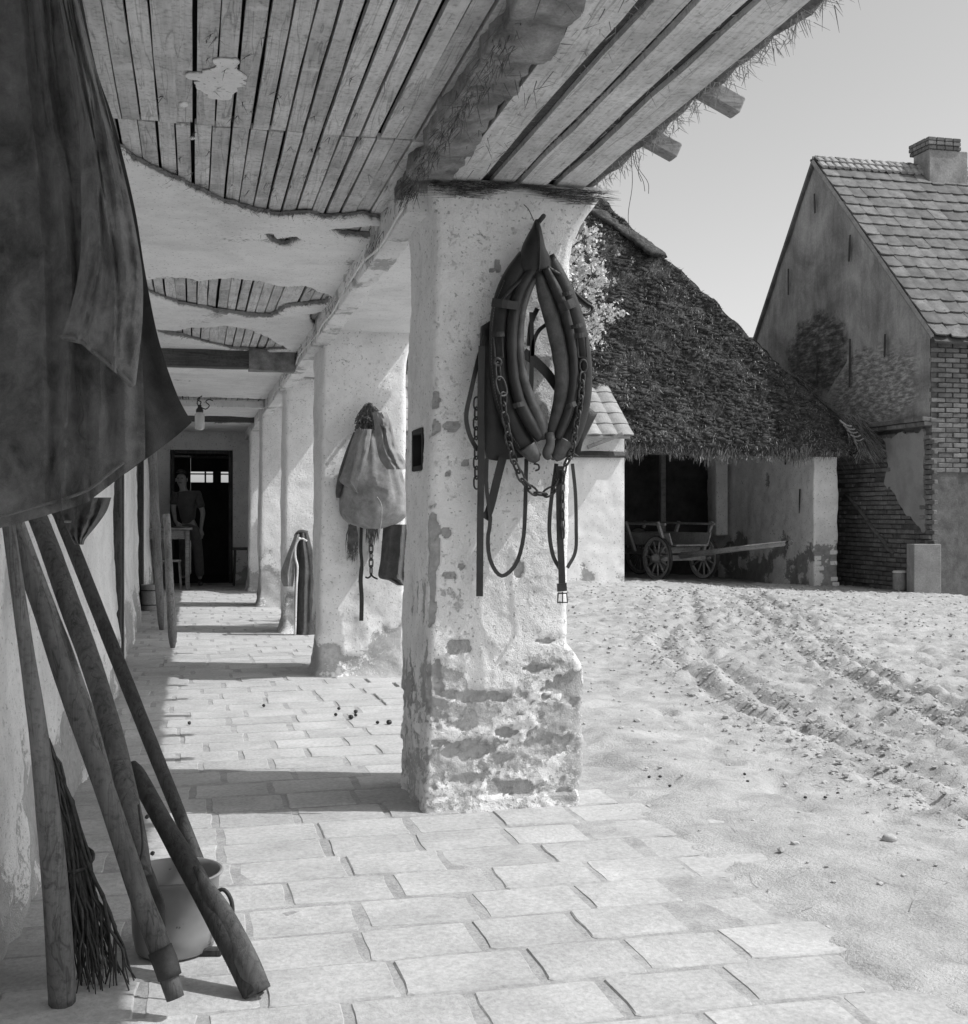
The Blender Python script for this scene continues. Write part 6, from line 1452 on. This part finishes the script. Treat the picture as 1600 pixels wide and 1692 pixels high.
mb = MB(); mb.torus(px(*r4(1208, 338), dP2 - 0.1), 0.036, 0.006, np.array([RT, FW, UP]), 18, 6); mb.sweep(smooth_path([px(*r4(x, y), dP2 - 0.2) for x, y in ((1190, 345), (1195, 380), (1175, 420), (1170, 440))], 10), 0.0035, seg=5); mb.sweep(smooth_path([px(*r4(x, y), dP2 - .33) for x, y in ((1240, 680), (1262, 720), (1262, 800), (1252, 860), (1248, 895))], 12), 0.004, seg=5); obj('string', mb, M_STRAW, parent=sack, smooth=True)
mb = MB(); sr = np.random.RandomState(3)
for k in range(240):
    e_ = sr.uniform(-1, 1); p = px(*r4(1203 + 48 * e_, 200 + 50 * e_ * e_ + 40 * sr.rand()), dP2 - 0.12) - FW * sr.uniform(-.03, .05)
    q = px(*r4(1200 + 75 * sr.uniform(-1, .8), 330 * sr.uniform(.85, 1.05)), dP2 - 0.12) - FW * sr.uniform(-.03, .06)
    mb.sweep(smooth_path([p, (p + q) / 2 + RT * sr.uniform(-.03, .03), q], 5), 0.003, seg=4)
obj('bast_tuft', mb, M_DARKSTRAW, label='tuft of dark bast knotted over the peg above the sack', cat='bast')
jk = thing('hung_jacket', 'grey jacket draped over the sack on the second pillar', 'jacket', px(*r4(1120, 690), dP2 - 0.2))
cloth('sleeve', cz([(335, 1135, 1215), (400, 1110, 1205), (480, 1085, 1195), (560, 1060, 1175), (600, 1050, 1165), (640, 1100, 1155), (662, 1135, 1148)]), dP2 - 0.17, M_JAC, jk, nS=26, nT=40, bulge=0.07, folds=[(0.4, 0.5, 0.12, 0.02)], wr=0.012, seed=7)
cloth('side_panel', cz([(350, 1120, 1170), (450, 1080, 1150), (560, 1045, 1120), (640, 1030, 1090), (685, 1032, 1065)]), dP2 - 0.08, M_DCL, jk, nS=20, nT=36, bulge=0.06, folds=[(0.5, 0.4, 0.15, 0.02)], wr=0.012, seed=8)
cloth('front_panel', cz([(250, 1215, 1290), (300, 1225, 1310), (360, 1230, 1325), (430, 1240, 1345), (490, 1255, 1380), (540, 1290, 1400)]), dP2 - 0.24, M_JAC, jk, nS=26, nT=36, bulge=0.05, folds=[(0.3, 0.35, 0.1, 0.025), (0.65, 0.6, 0.1, 0.02)], wr=0.014, seed=9)
cloth('collar', cz([(245, 1225, 1262), (275, 1230, 1295), (310, 1245, 1300), (330, 1270, 1290)]), dP2 - 0.27, M_JAC, jk, nS=14, nT=14, bulge=0.04, wr=0.01, seed=10)
mb = MB(); mb.sweep(smooth_path([px(*r4(x, y), dP2 - 0.06) for x, y in ((1160, 830), (1158, 950), (1163, 1020), (1157, 1100), (1162, 1200), (1160, 1310))], 20), np.concatenate([np.full(9, .011), np.full(11, .014)]), 0.003, n=(0, -1, 0), square=True); obj('hanging_strap', mb, M_STRAP, label='long dark strap hanging straight below the sack', cat='strap')
hc = thing('hook_chain', 'short iron chain with a double hook below the sack', 'chain', px(*r4(1212, 1100), dP2 - 0.07))
for k in range(5):
    a, b = px(*r4(1210, 890 + 36 * k), dP2 - .07), px(*r4(1210, 926 + 36 * k), dP2 - .07); link_between(a, b, hc, 0.2 if k % 2 else 0.9, 0.42, 0.005)
mb = MB()
for sg in (-1, 1): mb.sweep(smooth_path([px(*r4(1211, 1068), dP2 - .07), px(*r4(1212 + 4 * sg, 1082), dP2 - .07), px(*r4(1212 + 18 * sg, 1092), dP2 - .08), px(*r4(1212 + 30 * sg, 1092 + 5 * sg), dP2 - .09)], 10), 0.006, seg=6)
obj('double_hook', mb, M_IRON, parent=hc, smooth=True)
cloth('hanging_cloth', cz([(820, 1272, 1400), (900, 1266, 1400), (1000, 1258, 1400), (1085, 1248, 1400), (1105, 1300, 1400), (1130, 1345, 1400)]), dP2 - 0.07, M_DCL, None, nS=24, nT=30, bulge=0.05, folds=[(0.75, 0.55, 0.08, 0.04), (0.3, 0.2, 0.1, 0.015)], seed=12, label='dark cloth hanging below the sack beside the nearest pillar', cat='cloth')
mb = MB()
for k in range(160):
    p = px(*r4(1095 + 40 * sr.rand(), 815 + 25 * sr.rand()), dP2 - .1); d = np.array([sr.uniform(-.02, .02), 0, -sr.uniform(.10, .26)]); strand(mb, p, d, 0.0022, side=RT, bend=RT * sr.uniform(-.015, .015))
for k in range(60):
    p = px(*r4(1185 + 60 * sr.rand(), 830 + 20 * sr.rand()), dP2 - .1); d = np.array([sr.uniform(-.01, .01), 0, -sr.uniform(.05, .12)]); strand(mb, p, d, 0.0022, side=RT)
obj('straw_wisp', mb, M_DARKSTRAW, kind='stuff', label='wisps of straw hanging below the sack')

# ------------------------------------------------------------------ coat on the third pillar
dP3 = float(np.dot(pY(485, 846, Y3) - CP, FW))
c3 = thing('hung_coat', 'pale edged coat hanging low on the third pillar', 'coat', px(*r4(820, 1385), dP3 - .1))
cloth('skirt', cz([(862, 830, 890), (920, 828, 905), (1040, 824, 930), (1200, 820, 930), (1330, 818, 930), (1382, 816, 930)]), dP3 - 0.10, M_DCL, c3, nS=30, nT=50, bulge=0.06, folds=[(0.15, 0.05, 0.05, 0.03), (0.5, 0.4, 0.1, 0.03)], seed=14)
cloth('sleeve', cz([(870, 822, 850), (930, 800, 838), (1000, 772, 826), (1060, 752, 822), (1100, 752, 818), (1135, 765, 812)]), dP3 - 0.14, M_JAC, c3, nS=16, nT=30, bulge=0.06, folds=[(0.5, 0.5, 0.15, 0.02)], seed=15)
mb = MB(); mb.sweep(smooth_path([px(*r4(x, y), dP3 - .2) for x, y in ((848, 885), (826, 930), (826, 990), (836, 1040), (830, 1150), (824, 1380))], 26), 0.010, 0.008, seg=6); mb.sweep(smooth_path([px(*r4(x, y), dP3 - .2) for x, y in ((832, 905), (858, 892), (884, 905))], 10), 0.008, seg=6); obj('pale_trim', mb, M_CEIL, parent=c3, smooth=True)
mb = MB(); mb.sweep(smooth_path([px(*r4(x, y), dP3 - .12) for x, y in ((830, 885), (850, 862), (885, 868))], 8), 0.03, 0.03, seg=8); obj('collar', mb, M_DCL, parent=c3, smooth=True)
mb = MB(); mb.sweep([pY(500, 882, Y3 + .05), pY(500, 880, Y3 - .14)], 0.012, seg=8); obj('peg', mb, M_DARKWOOD, label='wooden peg on the third pillar holding the low coat', cat='peg')

# ------------------------------------------------------------------ droppings and stones on the floor
for k, (u, v, big) in enumerate(((560, 1173, 1), (555, 1183, 1), (580, 1187, 1.4), (588, 1178, 1.2), (588, 1184, 1), (624, 1196, 1), (643, 1196, 1.5), (436, 1168, 1), (313, 1197, 1))):
    q = pZ(u, v, 0.004); mb = MB(); mb.blob(q + UP * 0.008, 0.010 * big, rnd, 2, 0.1, (1, 1, 0.9)); obj('dropping', mb, M_LEATHER, smooth=True, label='small dark dropping on the sunlit paving between the first two pillars', cat='dropping', group='droppings on the porch paving')
for k, (u, v) in enumerate(((1073, 1279), (1091, 1280), (1107, 1292), (1231, 1282), (1236, 1292), (1331, 1317), (1364, 1318), (1294, 1319), (1385, 1309))):
    q = pZ(u, v, 0.0); q[2] = gz(q[0], q[1]); mb = MB(); mb.blob(q + UP * 0.005, 0.0065, rnd, 2, 0.15, (1.2, 1, 0.8)); obj('dropping', mb, M_LEATHER, smooth=True, label='small dark dropping on the yard right of the nearest pillar', cat='dropping', group='droppings on the yard')
q = pZ(1470, 1392, 0.0); q[2] = gz(q[0], q[1]); mb = MB(); mb.blob(q + UP * 0.01, 0.02, rnd, 2, 0.15, (1.3, 1, 0.8)); obj('stone', mb, M_CLOD, smooth=True, label='single rounded grey stone lying at the edge of the paving on the right', cat='stone')
q = pZ(345, 1580, 0.0); mb = MB(); mb.bbox(q + UP * 0.012, (0.035, 0.012, 0.010), 0.004, A3); obj('wood_chip', mb, M_POLED, label='dark wood chip lying behind the enamel pot', cat='wood chip')

# ------------------------------------------------------------------ man in the doorway
M_SKIN = simple('skin', 0.30, 0.36, 8, 60, rough=0.6, bump=0.1, vary=0); M_SHIRT = cloth_mat('dark_shirt', 0.07, 0.12, 600, 6); M_TROUS = cloth_mat('work_trousers', 0.10, 0.17, 600, 6); M_HAIR = simple('hair', 0.05, 0.09, 30, 100, vary=0); M_SHOE = leather('shoe_leather', 0.03, 0.06)
dM = 18.35; sM = mpp(dM); 
man = thing('person', 'standing person in a dark short sleeved shirt and work trousers in the doorway', 'person', (float(px(325, 966, dM)[0]), float(px(325, 966, dM)[1]), 0))
def mp_(zx, zy, dd_=0.0):                                  # zoom picture of the doorway -> world
    return px(180 + zx / 4.976, 740 + zy / 4.976, dM + dd_)
def skin_mesh(name, joints, edges, mat, parent, sub=2, root=0):
    me = bpy.data.meshes.new(name + '_skel'); o = bpy.data.objects.new(name + '_skel', me); COL.objects.link(o)
    me.from_pydata([list(j[0]) for j in joints], edges, []); sk = o.modifiers.new('skin', 'SKIN'); sk.use_smooth_shade = True
    for k, j in enumerate(joints): r = j[1] if np.ndim(j[1]) else (j[1], j[1]); me.skin_vertices[0].data[k].radius = r
    me.skin_vertices[0].data[root].use_root = True
    ss = o.modifiers.new('sub', 'SUBSURF'); ss.levels = sub; ss.render_levels = sub
    dg = bpy.context.evaluated_depsgraph_get(); m2 = bpy.data.meshes.new_from_object(o.evaluated_get(dg)); bpy.data.objects.remove(o); bpy.data.meshes.remove(me)
    V = np.array([v.co[:] for v in m2.vertices]); F = [tuple(p.vertices) for p in m2.polygons]; bpy.data.meshes.remove(m2)
    return obj(name, MB().add(V, F), mat, parent=parent, smooth=True)
pelv = mp_(655, 610); chest = mp_(635, 430); neck = mp_(615, 350); headc = mp_(597, 265); headt = mp_(590, 205)
shL, shR = mp_(540, 385), mp_(725, 385); elL, elR = mp_(530, 500, -0.05), mp_(775, 530); wrL, wrR = mp_(548, 605, -0.25), mp_(760, 650); haL, haR = mp_(575, 640, -0.3), mp_(757, 705)
hipL, hipR = mp_(625, 650), mp_(700, 650); knL, knR = mp_(618, 860, 0.05), mp_(735, 860); anL, anR = mp_(612, 1075, 0.1), mp_(750, 1085); toL, toR = mp_(605, 1105, -0.1), mp_(757, 1115, -0.16)
def fingers(h, w, nm):
    dirv = (h - w) / np.linalg.norm(h - w); sd = np.cross(dirv, FW); sd /= np.linalg.norm(sd); J = []; E = []
    return dirv, sd
J = [(pelv, (0.09, 0.07)), ((pelv + chest) / 2, (0.10, 0.075)), (chest, (0.12, 0.085)), (neck, 0.055), ((neck + headc) / 2, 0.06), (headc, (0.078, 0.095)), (headt, 0.06),
     (shL, 0.055), (elL, 0.042), (wrL, 0.028), (haL, (0.04, 0.02)), (shR, 0.055), (elR, 0.042), (wrR, 0.028), (haR, (0.04, 0.02)),
     (hipL, 0.065), (knL, 0.05), (anL, 0.036), (hipR, 0.065), (knR, 0.055), (anR, 0.038)]
E = [(0, 1), (1, 2), (2, 3), (3, 4), (4, 5), (5, 6), (2, 7), (7, 8), (8, 9), (9, 10), (2, 11), (11, 12), (12, 13), (13, 14), (0, 15), (15, 16), (16, 17), (0, 18), (18, 19), (19, 20)]
for (h_, w_, hi_) in ((haL, wrL, 10), (haR, wrR, 14)):
    dv, sd = fingers(h_, w_, ''); curl = -FW
    for k in range(4):
        b0 = h_ + sd * (k - 1.5) * 0.02 + dv * 0.02; L = (0.065, 0.075, 0.07, 0.055)[k]; i0 = len(J)
        J += [(b0, 0.010), (b0 + dv * L * .55 + curl * 0.008, 0.009), (b0 + dv * L + curl * 0.03, 0.0075)]; E += [(hi_, i0), (i0, i0 + 1), (i0 + 1, i0 + 2)]
    i0 = len(J); b0 = h_ - dv * 0.02 + sd * 0.035; J += [(b0, 0.011), (b0 + dv * 0.045 + sd * 0.012 + curl * .015, 0.009)]; E += [(hi_, i0), (i0, i0 + 1)]
body = skin_mesh('body', J, E, M_SKIN, man)
skin_mesh('shirt', [(mp_(655, 640), (0.16, 0.12)), ((pelv + chest) / 2, (0.17, 0.125)), (chest, (0.17, 0.125)), ((chest + neck) / 2, (0.13, 0.10)), (neck - UP * 0.02, 0.075), (shL, 0.075), ((shL + elL) / 2, 0.068), (elL * .8 + shL * .2, 0.066), (shR, 0.075), ((shR + elR) / 2, 0.068), (elR * .8 + shR * .2, 0.066)], [(0, 1), (1, 2), (2, 3), (3, 4), (2, 5), (5, 6), (6, 7), (2, 8), (8, 9), (9, 10)], M_SHIRT, man, root=2)
skin_mesh('trousers', [(mp_(655, 600), (0.15, 0.115)), (pelv - UP * .03, (0.15, 0.12)), (hipL, 0.105), (knL, 0.078), (anL + UP * .03, 0.072), (hipR, 0.105), (knR, 0.078), (anR + UP * .03, 0.072)], [(0, 1), (1, 2), (2, 3), (3, 4), (1, 5), (5, 6), (6, 7)], M_TROUS, man, root=1)
for a_, t_ in ((anL, toL), (anR, toR)):
    hz_ = a_ * 1.0; b_ = np.array([a_[0], a_[1], 0.04]); tt_ = np.array([t_[0], t_[1], 0.032]); skin_mesh('shoe', [(b_ + (b_ - tt_) * .25, 0.036), (b_, 0.042), (tt_, (0.042, 0.028)), (b_ + UP * 0.05, 0.042)], [(0, 1), (1, 2), (1, 3)], M_SHOE, man, root=1)
mb = MB(); V, F = ICO[3]; q = V.copy(); hc_ = (headc + headt) / 2 + UP * 0.02; q = q * np.array([0.086, 0.10, 0.095]); keep = [f for f in F if all(V[i][2] > 0.12 - 0.55 * max(0, V[i] @ FW) for i in f)]; mb.add(hc_ + q, keep); obj('hair', mb, M_HAIR, parent=body, smooth=True)
nose = headc - FW * 0.098; mb = MB(); mb.sweep([headc - FW * 0.088 + UP * 0.025, nose - UP * 0.01 - FW * .012, headc - FW * 0.085 - UP * 0.02], [0.008, 0.014, 0.010], seg=6); obj('nose', mb, M_SKIN, parent=body, smooth=True)
for sg in (-1, 1):
    mb = MB(); mb.blob(headc - FW * 0.086 + RT * sg * 0.032 + UP * 0.028, 0.010, rnd, 2, 0.0); obj('eye', mb, M_HAIR, parent=body, smooth=True)
    mb = MB(); mb.blob(headc + RT * sg * 0.085, 0.026, rnd, 2, 0.05, (0.5, 0.8, 1.2)); obj('ear', mb, M_SKIN, parent=body, smooth=True)
mb = MB(); mb.sweep([headc - FW * 0.086 - RT * 0.025 - UP * 0.045, headc - FW * 0.094 - UP * 0.043, headc - FW * 0.086 + RT * 0.025 - UP * 0.045], 0.006, seg=6); obj('mouth', mb, M_HAIR, parent=body, smooth=True)
